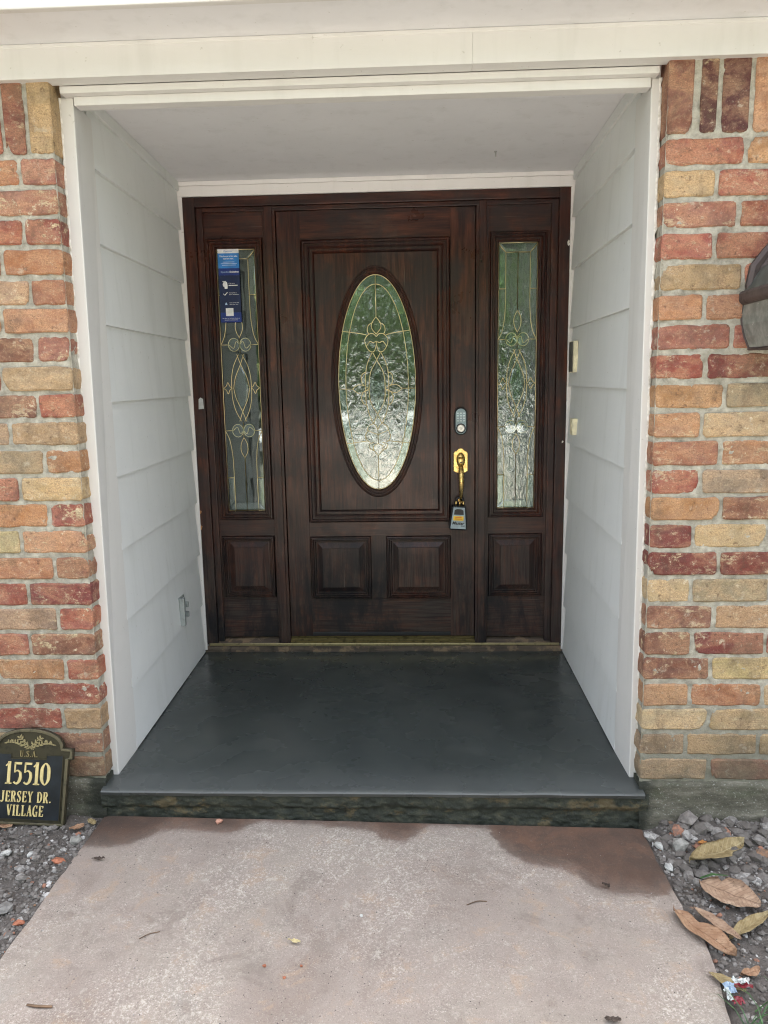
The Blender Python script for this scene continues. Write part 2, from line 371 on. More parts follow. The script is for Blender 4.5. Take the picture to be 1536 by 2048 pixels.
def m_walk():
    t = NT('worn_pink_concrete'); p = t.pos(); x, y, z = t.sep(p)
    a = t.noise(p, 3.0, 6, .62, .5); m = t.noise(p, 11, 6, .7, .6); g = t.noise(p, 120, 4, .65); f = t.noise(p, 420, 2, .5); wear = t.noise(t.mapv(p, (1,.8,1)), 34, 8, .78, .5)
    sp = t.noise(p, 290, 3, .65); vs_ = t.noise(p, 130, 6, .78); pale = t.noise(p, 1.7, 5, .65, .4)
    c = t.ramp(a, [(.28,(.25,.20,.168)),(.45,(.32,.268,.232)),(.6,(.335,.288,.245)),(.75,(.29,.268,.240))])
    c = t.mix(t.step(m, .50, .66, 0, .5), c, (.25,.215,.185)); c = t.mix(t.step(m, .46, .32, 0, .5), c, (.41,.29,.20))
    c = t.mix(t.math('MULTIPLY', t.step(vs_, .50, .62), t.step(pale, .42, .60, .08, .9)), c, (.55,.50,.44))
    c = t.mix(t.math('MULTIPLY', t.step(sp, .58, .70), t.step(pale, .35, .6, .25, .85)), c, (.68,.64,.57)); c = t.mix(t.step(sp, .42, .34, 0, .55), c, (.17,.135,.11))
    c = t.mix(t.math('MULTIPLY', t.step(wear, .56, .62), t.step(pale, .4, .6, .1, .6)), c, (.60,.55,.48))
    dk = t.noise(p, 5.5, 6, .7, .8); c = t.mix(t.step(dk, .54, .68, 0, .5), c, (.20,.165,.14))
    pit = t.step(t.vor(p, 60), .13, .06); c = t.mix(t.math('MULTIPLY', pit, t.step(t.noise(p, 22, 3), .47, .56)), c, (.07,.055,.05))
    # wet apron left by the new cement: its ragged border runs along a curve in front of the step
    fc = t.n('ShaderNodeFloatCurve'); cu = fc.mapping.curves[0]
    W = [(-.90,.17),(-.857,.165),(-.762,.16),(-.683,.112),(-.606,.062),(-.52,.066),(-.45,.072),(-.39,.05),(-.31,.012),(-.2,.012),(-.10,.03),(-.03,.034),(.02,.04),(.06,.085),(.116,.098),(.155,.07),(.19,.03),(.25,.006),(.385,.006),(.41,.06),(.458,.141),(.54,.205),(.623,.232),(.695,.295),(.776,.313),(.846,.312),(.92,.27)]
    pts = [((q[0]+.95)/1.9, q[1]/.4) for q in W]
    while len(cu.points) < len(pts)+2: cu.points.new(.5, .5)
    allp = [(0., pts[0][1])]+pts+[(1., pts[-1][1])]
    for cp, q in zip(cu.points, allp): cp.location = q; cp.handle_type = 'AUTO_CLAMPED'
    fc.mapping.update()
    xn = t.math('DIVIDE', t.math('ADD', t.math('ADD', x, .95), t.math('MULTIPLY', t.math('SUBTRACT', m, .5), .05)), 1.9); t.set(fc.inputs['Value'], xn)
    edge = t.math('MULTIPLY', fc.outputs[0], .4)
    d = t.math('SUBTRACT', edge, t.math('MULTIPLY', t.math('ADD', y, .036), -1.)); d = t.math('ADD', d, t.math('MULTIPLY', t.math('SUBTRACT', wear, .5), .04))
    d = t.math('ADD', d, t.math('MULTIPLY', t.math('SUBTRACT', dk, .5), .09)); wet = t.math('ADD', t.math('MULTIPLY', t.step(d, -.016, .016), .58), t.math('MULTIPLY', t.step(d, -.06, .10), .36))
    wc = t.mix(t.step(m, .4, .62), (.150,.082,.055), (.100,.064,.048)); wc = t.mix(t.step(g, .58, .70, 0, .5), wc, (.25,.17,.125)); wc = t.mix(t.step(dk, .42, .6, 0, .5), wc, (.075,.05,.04)); wc = t.mix(t.step(x, -.55, -.85, 0, .55), wc, (.040,.030,.026))
    c = t.mix(wet, c, wc)
    h = t.math('ADD', t.math('MULTIPLY', vs_, .6), t.math('MULTIPLY', sp, .7))
    t.bsdf(c, t.math('SUBTRACT', .92, t.math('MULTIPLY', wet, .38)), normal=t.bump(h, .6, .004), spec=.3); return t.m
WALK = m_walk()
def m_soil():
    t = NT('dry_grey_soil'); p = t.pos(); n = t.noise(p, 16, 8, .7); f = t.noise(p, 160, 5, .7); q = t.noise(p, 4, 4)
    c = t.ramp(n, [(.3,(.085,.074,.066)),(.5,(.145,.130,.118)),(.72,(.22,.20,.185))]); c = t.mix(t.step(f, .60, .70, 0, .7), c, (.33,.31,.28)); c = t.mix(t.step(f, .40, .32, 0, .7), c, (.035,.03,.026)); c = t.mix(t.step(q, .5, .65, 0, .3), c, (.15,.125,.10))
    t.bsdf(c, .95, normal=t.bump(t.math('ADD', n, f), .9, .010), spec=.15); return t.m
SOIL = m_soil()
def m_stones():
    t = NT('gravel_stones'); p = t.pos(); r = t.n('ShaderNodeNewGeometry').outputs['Random Per Island']; n = t.noise(p, 90, 5, .65)
    c = t.ramp(r, [(0.,(.15,.135,.122)),(.35,(.20,.183,.168)),(.6,(.26,.243,.226)),(.8,(.35,.335,.315)),(.90,(.46,.445,.42)),(.945,(.36,.18,.12)),(.965,(.27,.16,.10)),(.982,(.60,.59,.57))])
    for e in t.t.nodes:
        if e.type == 'VALTORGB': e.color_ramp.interpolation = 'CONSTANT'
    c = t.mix(t.step(n, .40, .60, .6, 0), c, (.12,.108,.098)); t.bsdf(c, .92, normal=t.bump(n, .6, .004), spec=.2); return t.m
STONES = m_stones()
def m_stone(name, col):
    t = NT(name); p = t.pos(); n = t.noise(p, 60, 5, .65); t.bsdf(t.mix(t.step(n, .35, .65), tuple(q*.6 for q in col), col), .9, normal=t.bump(n, .6, .003), spec=.2); return t.m
CLOD = m_stone('soil_clod', (.27,.245,.225)); WHITEST = m_stone('white_stone', (.62,.62,.59)); GREYST = m_stone('grey_stone', (.34,.33,.30)); REDST = m_stone('brick_chip', (.50,.20,.12)); PINKST = m_stone('pink_pebble', (.62,.33,.24))
def m_leaf(name, a, b, vein):
    t = NT(name); co = t.coord('Generated'); x, y, z = t.sep(co); p = t.coord(); n = t.noise(p, 45, 5, .6); k = t.noise(p, 130, 3, .5)
    c = t.mix(t.step(n, .35, .68), a, b); mid = t.step(t.math('ABSOLUTE', t.math('SUBTRACT', y, .5)), .03, .005); c = t.mix(t.math('MULTIPLY', mid, .6), c, vein)
    wv = t.n('ShaderNodeTexWave', wave_type='BANDS', bands_direction='X'); sl = t.math('ADD', x, t.math('MULTIPLY', t.math('ABSOLUTE', t.math('SUBTRACT', y, .5)), -.55)); cx = t.n('ShaderNodeCombineXYZ'); t.set(cx.inputs[0], sl)
    t.set(wv.inputs['Vector'], cx.outputs[0]); wv.inputs['Scale'].default_value = 3.6; wv.inputs['Distortion'].default_value = .4
    ve = t.step(wv.outputs['Fac'], .86, .98); c = t.mix(t.math('MULTIPLY', ve, .35), c, vein)
    c = t.mix(t.step(t.noise(p, 18, 6, .7), .52, .66, 0, .55), c, tuple(q*.45 for q in a))
    c = t.mix(t.step(k, .66, .72, 0, .8), c, (.05,.025,.02))
    t.bsdf(c, .6, normal=t.bump(t.math('ADD', t.math('ADD', n, mid), t.math('MULTIPLY', ve, .5)), .6, .002), spec=.3); return t.m
LEAF_TAN = m_leaf('dry_leaf_tan', (.24,.18,.085), (.36,.285,.15), (.46,.38,.22)); LEAF_BROWN = m_leaf('dry_leaf_brown', (.30,.17,.10), (.42,.27,.17), (.20,.11,.06)); LEAF_PINK = m_leaf('dry_leaf_pink', (.32,.21,.14), (.44,.31,.215), (.15,.09,.06)); LEAF_DARK = m_leaf('dry_leaf_dark', (.07,.05,.04), (.13,.10,.08), (.05,.04,.03)); LEAF_PALE = m_leaf('dry_leaf_pale', (.60,.50,.26), (.72,.63,.38), (.45,.33,.15))
TWIG = m_plain('dry_twig', (.16,.10,.06), .8, .4); GRASS = m_plain('grass_blade', (.045,.11,.035), .5, .4, 60)
FOIL_R = m_plain('red_foil', (.22,.03,.04), .25); FOIL_W = m_plain('white_foil', (.52,.56,.54), .25, .5, 90); FOIL_B = m_plain('blue_foil', (.30,.40,.52), .25)

# ------------------------------------------------------------------ layout (metres; brick face at y=0, porch floor at z=0, door face at y=1.30)
def walk_z(x): return -.111 - .018*x
BLX, BRX = -.863, .889                       # brick corners of the opening
FRIEZE_Z0, FRIEZE_Z1 = 2.166, 2.258
CEIL_Z = 2.222; BACK_Y = 1.268
def lwall(y, z=1.): return -.862 - .031*(y-.25)/1.02            # face of the left siding
def rwall(y, z=1.): return .886 + .015*(y-.25)/1.02

# ---- ground far and near
def m_yard():
    t = NT('lawn_and_soil'); p = t.pos(); n = t.noise(p, 1.4, 6, .65); f = t.noise(p, 40, 5, .7)
    c = t.mix(t.step(n, .38, .62), (.085,.095,.060), (.145,.14,.115)); c = t.mix(t.step(f, .5, .7, 0, .6), c, (.20,.19,.165))
    t.bsdf(c, .95, normal=t.bump(f, .8, .03), spec=.1); return t.m
m = MB()
m.grid(16, 16, lambda u, v: (-110+220*u, -110+220*v, -.21))
tag(m.build('ground', m_yard()), kind='structure')
m = MB(); xs = [-.866, .892]
def walk_pt(u, v):
    y = -.028 - 13.0*(v**2.2); wob = .006*fbm(y*9, u*3.1, 2) if u in (0., 1.) else 0
    x = xs[0]+(xs[1]-xs[0])*u + wob
    if u == 1.: x += .018*math.exp(-((y+.50)/.10)**2) - .03*max(0, min(1, (-y-.64)/.2))
    return (x, y, walk_z(x) + .0016*fbm(x*4, y*4, 1) - .004*max(0, abs(u-.5)*2-.98)/.02)
m.grid(60, 120, walk_pt)
i0 = len(m.v)
for side in (0, 60):                          # slab edges
    col = [m.v[r*61+side] for r in range(121)]
    m.rings([[c for c in col], [(c[0]+(.004 if side else -.004), c[1], c[2]-.10) for c in col]], close=False)
tag(m.build('walkway', WALK, smooth=False), kind='structure')
def m_road():
    t = NT('pale_road_concrete'); p = t.pos(); n = t.noise(p, 2, 6, .6); t.bsdf(t.mix(n, (.42,.41,.40), (.56,.55,.54)), .9, normal=t.bump(t.noise(p, 60, 4), .3, .01)); return t.m
ROAD = m_road()
m = MB(); m.box(-60, 60, -21, -14.2, -.5, -.155); tag(m.build('street', ROAD), kind='structure')
m = MB(); m.box(-60, 60, -14.2, -14.0, -.5, -.03); m.box(-60, 60, -21.2, -21.0, -.5, -.03); tag(m.build('kerb', ROAD), kind='structure')

def soil_h(x, y):
    s = 1 if x > 0 else -1
    base = walk_z(.9 if s > 0 else -.87) - .012
    near_wall = (0 if (s < 0 and abs(x) > .98) else 1)*math.exp(-((y+.05)/.09)**2)*(.045 if s > 0 else .022)*min(1, max(0, (abs(x)-.9)/.12))
    base -= .05*max(0, (.882 if s > 0 else .862)-abs(x))/.05
    return base + near_wall + .012*fbm(x*9, y*9, 3) + .006*fbm(x*34, y*34, 7)
for s, x0, x1 in ((-1, -2.4, -.82), (1, .82, 2.4)):
    m = MB(); m.grid(110, 100, lambda u, v: (lambda x, y: (x, y, soil_h(x, y)))(x0+(x1-x0)*u, -1.75+1.78*v))
    tag(m.build('garden_soil', SOIL, smooth=True), kind='structure')

# ---- porch floor with rough riser
m = MB(); NX, NY = 70, 60
def floor_pt(u, v):
    y = -.040 + v*(1.275+.040)
    xl = (-.866 if y < .06 else -.895 + 0); xr = (.897 if y < .06 else .908)
    x = xl + (xr-xl)*u
    z = .0015*fbm(x*3, y*3, 5) + .0006*fbm(x*14, y*14, 6)
    d = y+.040
    if d < .014: z -= .0065*(1-d/.014)**2
    return (x, y + (.0025*fbm(x*6, 1, 1) if v == 0 else 0), z)
ys = [0, .0015, .004, .008, .014, .03, .05, .075]+[.1+.9*i/40 for i in range(41)]
i = 0
for v in ys:
    for a in range(NX+1): m.v.append(floor_pt(a/NX, v))
for b in range(len(ys)-1):
    for a in range(NX):
        k = b*(NX+1)+a; m.f.append((k, k+1, k+NX+2, k+NX+1))
front = [m.v[a] for a in range(NX+1)]
m.rings([[(p[0], p[1]+.006, p[2]-.012-.004*abs(fbm(p[0]*12, 3))) for p in front], front], close=False)
fl = tag(m.build('porch_floor', PORCH, smooth=True), kind='structure')
m = MB()
def riser_pt(u, v):
    x = -.872 + 1.786*u; zt = -.009; zb_ = walk_z(x)-.02; z = zt+(zb_-zt)*v
    r = .0025*fbm(x*9, z*14, 4, 4) + .0045*fbm(x*55, z*60, 8, 4)
    led = .011*(1/(1+math.exp(-(z+.066+.007*fbm(x*5, 0, 9))/.003)))      # overhanging upper pour
    return (x, -.014 - led + r, z)
m.grid(240, 34, riser_pt); m.build('riser', RISER, fl, smooth=True)

# ---- brick walls
CO = {'R': (.40,.105,.066), 'D': (.25,.052,.042), 'O': (.50,.215,.085), 'P': (.44,.165,.105), 'T': (.50,.335,.18), 'Y': (.62,.47,.235), 'M': (.135,.040,.042), 'B': (.31,.125,.078), 'G': (.42,.31,.19), 'E': (.55,.27,.13)}
ZB, H = .0228, .0848
LJ = [-.969,-1.051,-.973,-1.048,-.97,-1.066,-.969,-1.085,-.98,-1.074,-.974,-1.059,-.975,-1.072,-.973,-1.066,-.975,-1.077,-.966,-1.088,-.989,-1.101,-.997]
LC = ['PO','PR','RR','OP','PT','EO','PB','TR','RB','TG','OG','YR','RO','EY','BE','DR','RG','BP','RE','RB','TR','BT','BR']
LF = ['32','62','83','13','34','12','63','22','55','33','41','56','90','71','34','63','86','94','43','94','27','43','32']
RJ = [1.111,1.035,1.102,1.038,1.124,1.018,1.101,1.03,1.091,1.028,1.088,1.034,1.098,1.02,1.101,1.023,1.096,1.034,1.096,1.034,1.097,1.031,1.106]
RC = ['RE','YR','PR','RR','TR','EP','PR','RD','EG','EY','PE','RG','OB','DY','DD','YG','BT','BD','BY','EO','YT','GT','GB']
RF = ['31','24','52','42','21','11','31','54','15','58','44','62','15','53','75','54','47','66','44','11','34','22','32']
def brick_mesh(w, h, d, seed):
    rnd = random.Random(seed); n_w, n_h = 6, 3; pts = []
    def j(a=.0022): return rnd.uniform(-a, a)
    r = min(.009, h*.14)*rnd.uniform(.7, 1.3)
    for k in range(n_w): pts.append((-w/2+r+(w-2*r)*k/(n_w-1), -h/2+j()))
    pts.append((w/2-r*.28+j(.001), -h/2+r*.28))
    for k in range(n_h): pts.append((w/2+j(), -h/2+r+(h-2*r)*k/(n_h-1)))
    pts.append((w/2-r*.28+j(.001), h/2-r*.28))
    for k in range(n_w): pts.append((w/2-r-(w-2*r)*k/(n_w-1), h/2+j()))
    pts.append((-w/2+r*.28, h/2-r*.28+j(.001)))
    for k in range(n_h): pts.append((-w/2+j(), h/2-r-(h-2*r)*k/(n_h-1)))
    pts.append((-w/2+r*.28, -h/2+r*.28+j(.001)))
    if rnd.random() < .28:                      # a chipped corner
        c = rnd.choice([6, 10, 17, 21]); q = rnd.uniform(.55, .8)
        for dk in (-1, 0, 1):
            kk = (c+dk) % len(pts); pts[kk] = (pts[kk][0]*(1-(1-q)*.22), pts[kk][1]*q if dk == 0 else pts[kk][1]*.93)
    m = MB(); n = len(pts); b = .0042
    ins = inset(pts, b)
    loops = [[(x, -d/2+.0005*rnd.random(), z) for x, z in ins], [(x, -d/2+b*.75+.0008*rnd.random(), z) for x, z in pts], [(x, d/2, z) for x, z in pts]]
    m.rings([l[::-1] for l in loops], cap0=True)
    return m
brick_no = [0]
def add_brick(parent, x0, x1, z0, z1, y0, col, fl, depth=.10):
    brick_no[0] += 1; rnd = random.Random(brick_no[0]*7+1)
    cx, cz = (x0+x1)/2, (z0+z1)/2
    m = brick_mesh(x1-x0, z1-z0, depth, brick_no[0])
    me_o = m.build('brick', BRICK)
    me_o.parent = parent
    me_o.location = Vector((cx, y0+depth/2+rnd.uniform(-.0025,.0025), cz)) - parent.location
    me_o.rotation_euler = (0, rnd.uniform(-.006,.006), rnd.uniform(-.006,.006))
    k = rnd.uniform(.90, 1.10)
    me_o.color = (min(1,col[0]*k*rnd.uniform(.95,1.05)), col[1]*k*rnd.uniform(.93,1.07), col[2]*k*rnd.uniform(.9,1.1), fl/9.)
    return me_o
def brick_wall(side, label):
    s = -1 if side == 'L' else 1
    corner = BLX if s < 0 else BRX; far = s*2.35
    t = thing('brick_wall', label, 'wall', (s*1.55, .05, -.12), group=None)
    J, C, F = (LJ, LC, LF) if s < 0 else (RJ, RC, RF); rnd = random.Random(5+s)
    pool = 'RPOTYDBGER'
    for i in range(23):
        z1 = ZB+(23-i)*H-.0115+rnd.uniform(-.0015,.0015); z0 = z1-H+.0145+rnd.uniform(-.001,.0015)
        a = corner + s*rnd.uniform(-.002,.002); b = J[i]; mj = .0065
        if i % 2 == 0 or True:
            add_brick(t, min(a, b-s*mj), max(a, b-s*mj), z0, z1, 0, CO[C[i][0]], int(F[i][0]))
        x = b; k = 1
        while abs(x) < abs(far):
            L = rnd.uniform(.222,.236)
            if x < 0 and k == 1 and i == 1: L = .22
            n = x+s*L; col = CO[C[i][1]] if k == 1 else CO[rnd.choice(pool)]; f_ = int(F[i][1]) if k == 1 else rnd.randint(1,8)
            p, q = x+s*mj, n-s*mj
            add_brick(t, min(p,q), max(p,q), z0, z1, 0, col, f_); x = n; k += 1
    zt = ZB+23*H                                # soldier course under the frieze
    sj = [corner]+([-.937,-1.009] if s < 0 else [.967,1.034,1.120]); sc = 'TD' if s < 0 else 'BMM'
    x = sj[-1]
    while abs(x) < abs(far): x += s*rnd.uniform(.076,.086); sj.append(x)
    for k in range(len(sj)-1):
        p = sj[k]+(s*.0065 if k else 0); q = sj[k+1]-s*.0065
        if s > 0 and k == 1: p += .006; q -= .004
        col = CO[sc[k]] if k < len(sc) else CO['E' if k == 3 else rnd.choice(pool)]
        if s < 0 and k == 0: col = (.56,.36,.17)
        o = add_brick(t, min(p,q), max(p,q), zt+.003, zt+.215, 0, col, [1,5,1,1][k] if k < 4 else 3)
    # mortar bed: uneven, recessed sheet plus the return into the porch
    m = MB(); x0, x1 = (corner, far) if s > 0 else (far, corner)
    def mp(u, v):
        x = x0+(x1-x0)*u; z = .018+(2.25-.018)*v
        return (x, .0060+.0042*fbm(x*22, z*26, 2)+.0030*fbm(x*70, z*70, 5), z)
    m.grid(240, 360, mp)
    def rp(u, v):
        y = .004+.10*u; z = .018+(2.25-.018)*v
        return (corner + s*(.0045+.003*fbm(y*40, z*26, 6)), y, z)
    m.grid(10, 230, rp)
    m.build('mortar', MORTAR, t, smooth=True)
    m = MB(); m.box(min(x0,x1)+(.02 if s>0 else 0), max(x0,x1)-(.02 if s<0 else 0), .05, .30, -.2, 2.25); m.build('backing', MORTAR, t)
    # foundation strip
    m = MB()
    fx0, fx1 = (BRX-.004, far) if s > 0 else (far, BLX+.004)
    def fp(u, v):
        x = fx0+(fx1-fx0)*u; z = .028 - v*.26
        y = -.012 + .004*fbm(x*8, z*14, 3, 5)+.003*fbm(x*45, z*45, 5) - (.010 if z < -.075+.006*fbm(x*4, 2) else 0)
        if v == 0: y = .03
        return (x, y, z if v else .024)
    m.grid(150, 26, fp); m.box(fx0+.004, fx1-.004, .01, .12, -.2, .018)
    m.build('foundation', PLINTH, t, smooth=True)
    return t
brick_wall('L', 'weathered red and tan brick wall left of the porch, above the number plaque')
brick_wall('R', 'weathered red and tan brick wall right of the porch, holding the lantern')

# ---- eave: frieze board, soffit, fascia
t = thing('eave', 'painted eave with frieze board and soffit above the porch opening', 'eave', (0, -.1, 2.16))
for a, b in ((-3.2, .3449), (.3451, 3.2)):
    m = MB(); m.box(a, b, -.022, .030, FRIEZE_Z0, FRIEZE_Z1-.0005); m.build('frieze_board', TRIM, t, bevel=.0012)
m = MB(); m.box(-3.2, 3.2, -.196, .02, FRIEZE_Z1, FRIEZE_Z1+.012); m.build('soffit', CEIL, t)
m = MB(); m.box(-3.2, 3.2, -.220, -.1965, FRIEZE_Z1-.004, FRIEZE_Z1+.19); m.build('fascia', TRIM, t, bevel=.003)
m = MB(); m.box(-3.2, 3.2, -.0235, -.006, FRIEZE_Z1-.012, FRIEZE_Z1-.001); m.build('bead', TRIM, t, bevel=.002)

# ---- porch ceiling and header boards
m = MB(); m.box(-1.05, 1.05, .05, 1.45, CEIL_Z, CEIL_Z+.02)
pc = tag(m.build('porch_ceiling', CEIL), kind='structure')
m = MB(); m.tube([(.512,.95,CEIL_Z+.002),(.513,.95,CEIL_Z-.022)], .0022, 6); m.tube([(.512,.95,CEIL_Z-.001),(.512,.95,CEIL_Z-.004)], .006, 8); m.build('nail', NICKEL, pc)
t = thing('header_trim', 'stepped white header boards spanning the top of the porch opening', 'trim', (0, .05, 2.12))
m = MB(); m.box(-.845, .873, .031, .075, 2.146, 2.1655); m.build('upper_board', TRIM, t, bevel=.002)
m = MB(); m.hexa([(-.816,.056,2.121),(.8575,.056,2.119),(.8575,.10,2.119),(-.816,.10,2.121),(-.816,.056,2.1455),(.8575,.056,2.1455),(.8575,.10,2.1455),(-.816,.10,2.1455)]); m.build('lower_board', TRIM, t, bevel=.002)
m = MB(); m.box(-1.0, 1.0, .076, .10, 2.1457, 2.30); m.build('backing', TRIM, t)

# ---- side walls of lap siding
def side_wall(s, label):
    wall = lwall if s < 0 else rwall
    t = thing('siding_wall', label, 'wall', (s*.9, .66, -.01))
    lines = [.006,.238,.492,.746,1.0,1.256,1.51,1.768,2.0,CEIL_Z-.001] if s < 0 else [.006,.226,.490,.752,1.012,1.272,1.53,1.788,2.012,CEIL_Z-.001]
    for k in range(len(lines)-1):
        z0, z1 = lines[k], lines[k+1]; m = MB(); y0, y1 = .240, 1.252; n = 10
        zf = lambda z, y: z+(.012 if k else 0)*(y-.25)/1.0*(1 if z == z0 else 1)
        up = .012*(1 if k+1 < len(lines)-1 else 0); lo = .012*(1 if k else 0)
        lp = []
        for a in range(n+1):
            y = y0+(y1-y0)*a/n; w = wall(y); sk = (y-.25)
            zz0 = z0+lo*sk+.0012*fbm(y*3, k, 3)*(1 if k else 0); zz1 = z1+up*sk-.0004
            lp.append([(w-s*.0155, y, zz0), (w-s*.0152, y, zz0+.004), (w-s*.0015, y, zz1), (w+s*.012, y, zz1), (w+s*.012, y, zz0)])
        if s > 0: lp = [l[::-1] for l in lp]
        m.rings(lp, cap0=True, cap1=True); m.build('siding_board', PAINT, t)
    # corner board: front face and deep inner face, slightly out of plumb
    if s < 0: o_t, o_b, i_t, i_b = -.8605, -.880, -.8205, -.8455
    else: o_t, o_b, i_t, i_b = .8855, .8935, .8605, .8745
    yb = .250; zt, zb = 2.1455, -.002
    m = MB()
    xa, xb = (o_b, i_b) if s < 0 else (i_b, o_b); xc, xd = (o_t, i_t) if s < 0 else (i_t, o_t)
    inn_b, inn_t = (lwall(yb)+.013, lwall(yb)+.016) if s < 0 else (rwall(yb)-.013, rwall(yb)-.016)
    if s < 0: m.hexa([(xa,.064,zb),(xb,.064,zb),(inn_b,yb,zb),(xa-.03,yb,zb),(xc,.064,zt),(xd,.064,zt),(inn_t,yb,zt),(xc-.03,yb,zt)])
    else: m.hexa([(xa,.064,zb),(xb,.064,zb),(xb+.03,yb,zb),(inn_b,yb,zb),(xc,.064,zt),(xd,.064,zt),(xd+.03,yb,zt),(inn_t,yb,zt)])
    m.build('corner_board', TRIMV, t, bevel=.003)
    # crown strip under the ceiling
    m = MB()
    for a, b in ((.251, 1.252),):
        xw0, xw1 = wall(a)-s*.0150, wall(b)-s*.0150
        z0, z1 = CEIL_Z-.040, CEIL_Z-.0015
        q = [(xw0,a,z0),(xw0+s*.02,a,z0),(xw1+s*.02,b,z0),(xw1,b,z0)]
        if s > 0: q = [q[1],q[0],q[3],q[2]]
        q = q[::-1]
        m.hexa(q+[(x,y,z1) for x,y,z in q])
    m.build('cornice_strip', PAINT, t)
    m = MB(); xw = wall(.7)+s*.06; m.box(min(xw, xw+s*.10), max(xw, xw+s*.10), .11, 1.40, -.15, 2.40); m.build('wall_core', PAINT, t)
    # ragged caulk bead between brick and corner board
    m = MB(); ro = []; ri = []; N = 300
    for k in range(N+1):
        z = .005+2.14*k/N; f = k/N; xo = (o_b+(o_t-o_b)*f)
        ro.append((xo+s*(.0035+.0060*fbm(z*26, 4+s, 1, 6)), .0590+.005*fbm(z*40, 2, 3), z)); ri.append((xo-s*(.0045+.002*fbm(z*15, 1, 8)), .0620, z))
    back = [(p[0]+s*.001, .09, p[2]) for p in ro]
    lo_ = [ri, ro, back] if s > 0 else [back, ro, ri]
    m.rings(lo_, close=False); m.build('caulk_bead', CAULK, t, smooth=True)
    return t
side_wall(-1, 'grey painted lap siding wall on the left inside the porch, with the outlet')
side_wall(1, 'grey painted lap siding wall on the right inside the porch, with the doorbell')

# ---- white casing round the door unit
t = thing('door_casing', 'thin white casing boards framing the dark wood door unit', 'casing', (0, BACK_Y, 0))
m = MB(); m.box(-.905, .915, 1.255, 1.30, 2.2035, CEIL_Z-.0005); m.build('head_board', CASE, t, bevel=.002)
m = MB(); m.box(-.905, .915, 1.2625, 1.30, 2.158, 2.203); m.build('lower_head_board', CASE, t, bevel=.002)
for a, b in ((-.905, -.870), (.8805, .915)):
    m = MB(); m.box(a, b, 1.262, 1.30, .012, 2.1575); m.build('side_board', CASE, t, bevel=.002)
# ---- house body behind: keeps the sun off the porch and closes the room seen through the glass
def m_outer():
    t = NT('outer_brickwork'); co = t.pos(); b = t.n('ShaderNodeTexBrick'); t.set(b.inputs['Vector'], t.mapv(co, (1,1,1), rot=(math.radians(90),0,0)))
    for k, v in (('Color1',(.36,.12,.07,1)),('Color2',(.46,.28,.14,1)),('Mortar',(.4,.39,.35,1))): b.inputs[k].default_value = v
    b.inputs['Scale'].default_value = 2.2; t.bsdf(b.outputs['Color'], .9); return t.m
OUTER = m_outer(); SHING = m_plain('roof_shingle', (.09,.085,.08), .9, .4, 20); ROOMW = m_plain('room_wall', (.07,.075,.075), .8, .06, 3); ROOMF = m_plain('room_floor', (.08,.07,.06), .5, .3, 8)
hs = thing('house', 'low brick house body and shingle roof behind the porch', 'house', (0, 3, -.12))
m = MB()
m.hexa([(-8,-.235,2.45),(8,-.235,2.45),(8,2.6,3.75),(-8,2.6,3.75),(-8,-.235,2.53),(8,-.235,2.53),(8,2.6,3.83),(-8,2.6,3.83)])
m.hexa([(-8,2.6,3.75),(8,2.6,3.75),(8,6.2,2.35),(-8,6.2,2.35),(-8,2.6,3.83),(8,2.6,3.83),(8,6.2,2.43),(-8,6.2,2.43)])
m.build('roof', SHING, hs)
m = MB(); m.box(-8, -2.352, .02, .25, -.3, 2.5); m.build('wall', OUTER, hs)
m = MB(); m.box(2.352, 8, .02, .25, -.3, 2.5); m.build('wall', OUTER, hs)
for x in (-8, 7.8):
    m = MB(); m.box(x, x+.2, .25, 5.8, -.3, 2.45); m.prism([(0,0),(1,0),(1,1)], 9, 9.1) if False else None; m.build('wall', OUTER, hs)
m = MB(); m.box(-8, -1.2, 5.6, 5.8, -.3, 2.5); m.box(1.2, 8, 5.6, 5.8, -.3, 2.5); m.box(-1.2, 1.2, 5.6, 5.8, -.3, 2.5); m.build('rear_wall', ROOMW, hs)
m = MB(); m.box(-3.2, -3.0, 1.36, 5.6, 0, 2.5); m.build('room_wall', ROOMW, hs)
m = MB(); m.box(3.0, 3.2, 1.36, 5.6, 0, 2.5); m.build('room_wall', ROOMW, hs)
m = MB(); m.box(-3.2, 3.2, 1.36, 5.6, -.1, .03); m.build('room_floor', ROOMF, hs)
m = MB(); m.box(-8, 8, 1.46, 5.6, 2.5, 2.56); m.box(-8, 8, .031, 1.46, 2.42, 2.44); m.build('room_ceiling', ROOMW, hs)
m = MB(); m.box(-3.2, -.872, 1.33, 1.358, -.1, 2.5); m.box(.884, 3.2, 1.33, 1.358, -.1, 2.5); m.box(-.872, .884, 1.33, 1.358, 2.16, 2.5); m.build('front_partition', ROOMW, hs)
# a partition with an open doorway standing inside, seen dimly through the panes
m = MB(); m.box(-3.0, 1.5, 3.3, 3.4, .03, 2.5); m.build('partition', ROOMW, hs)

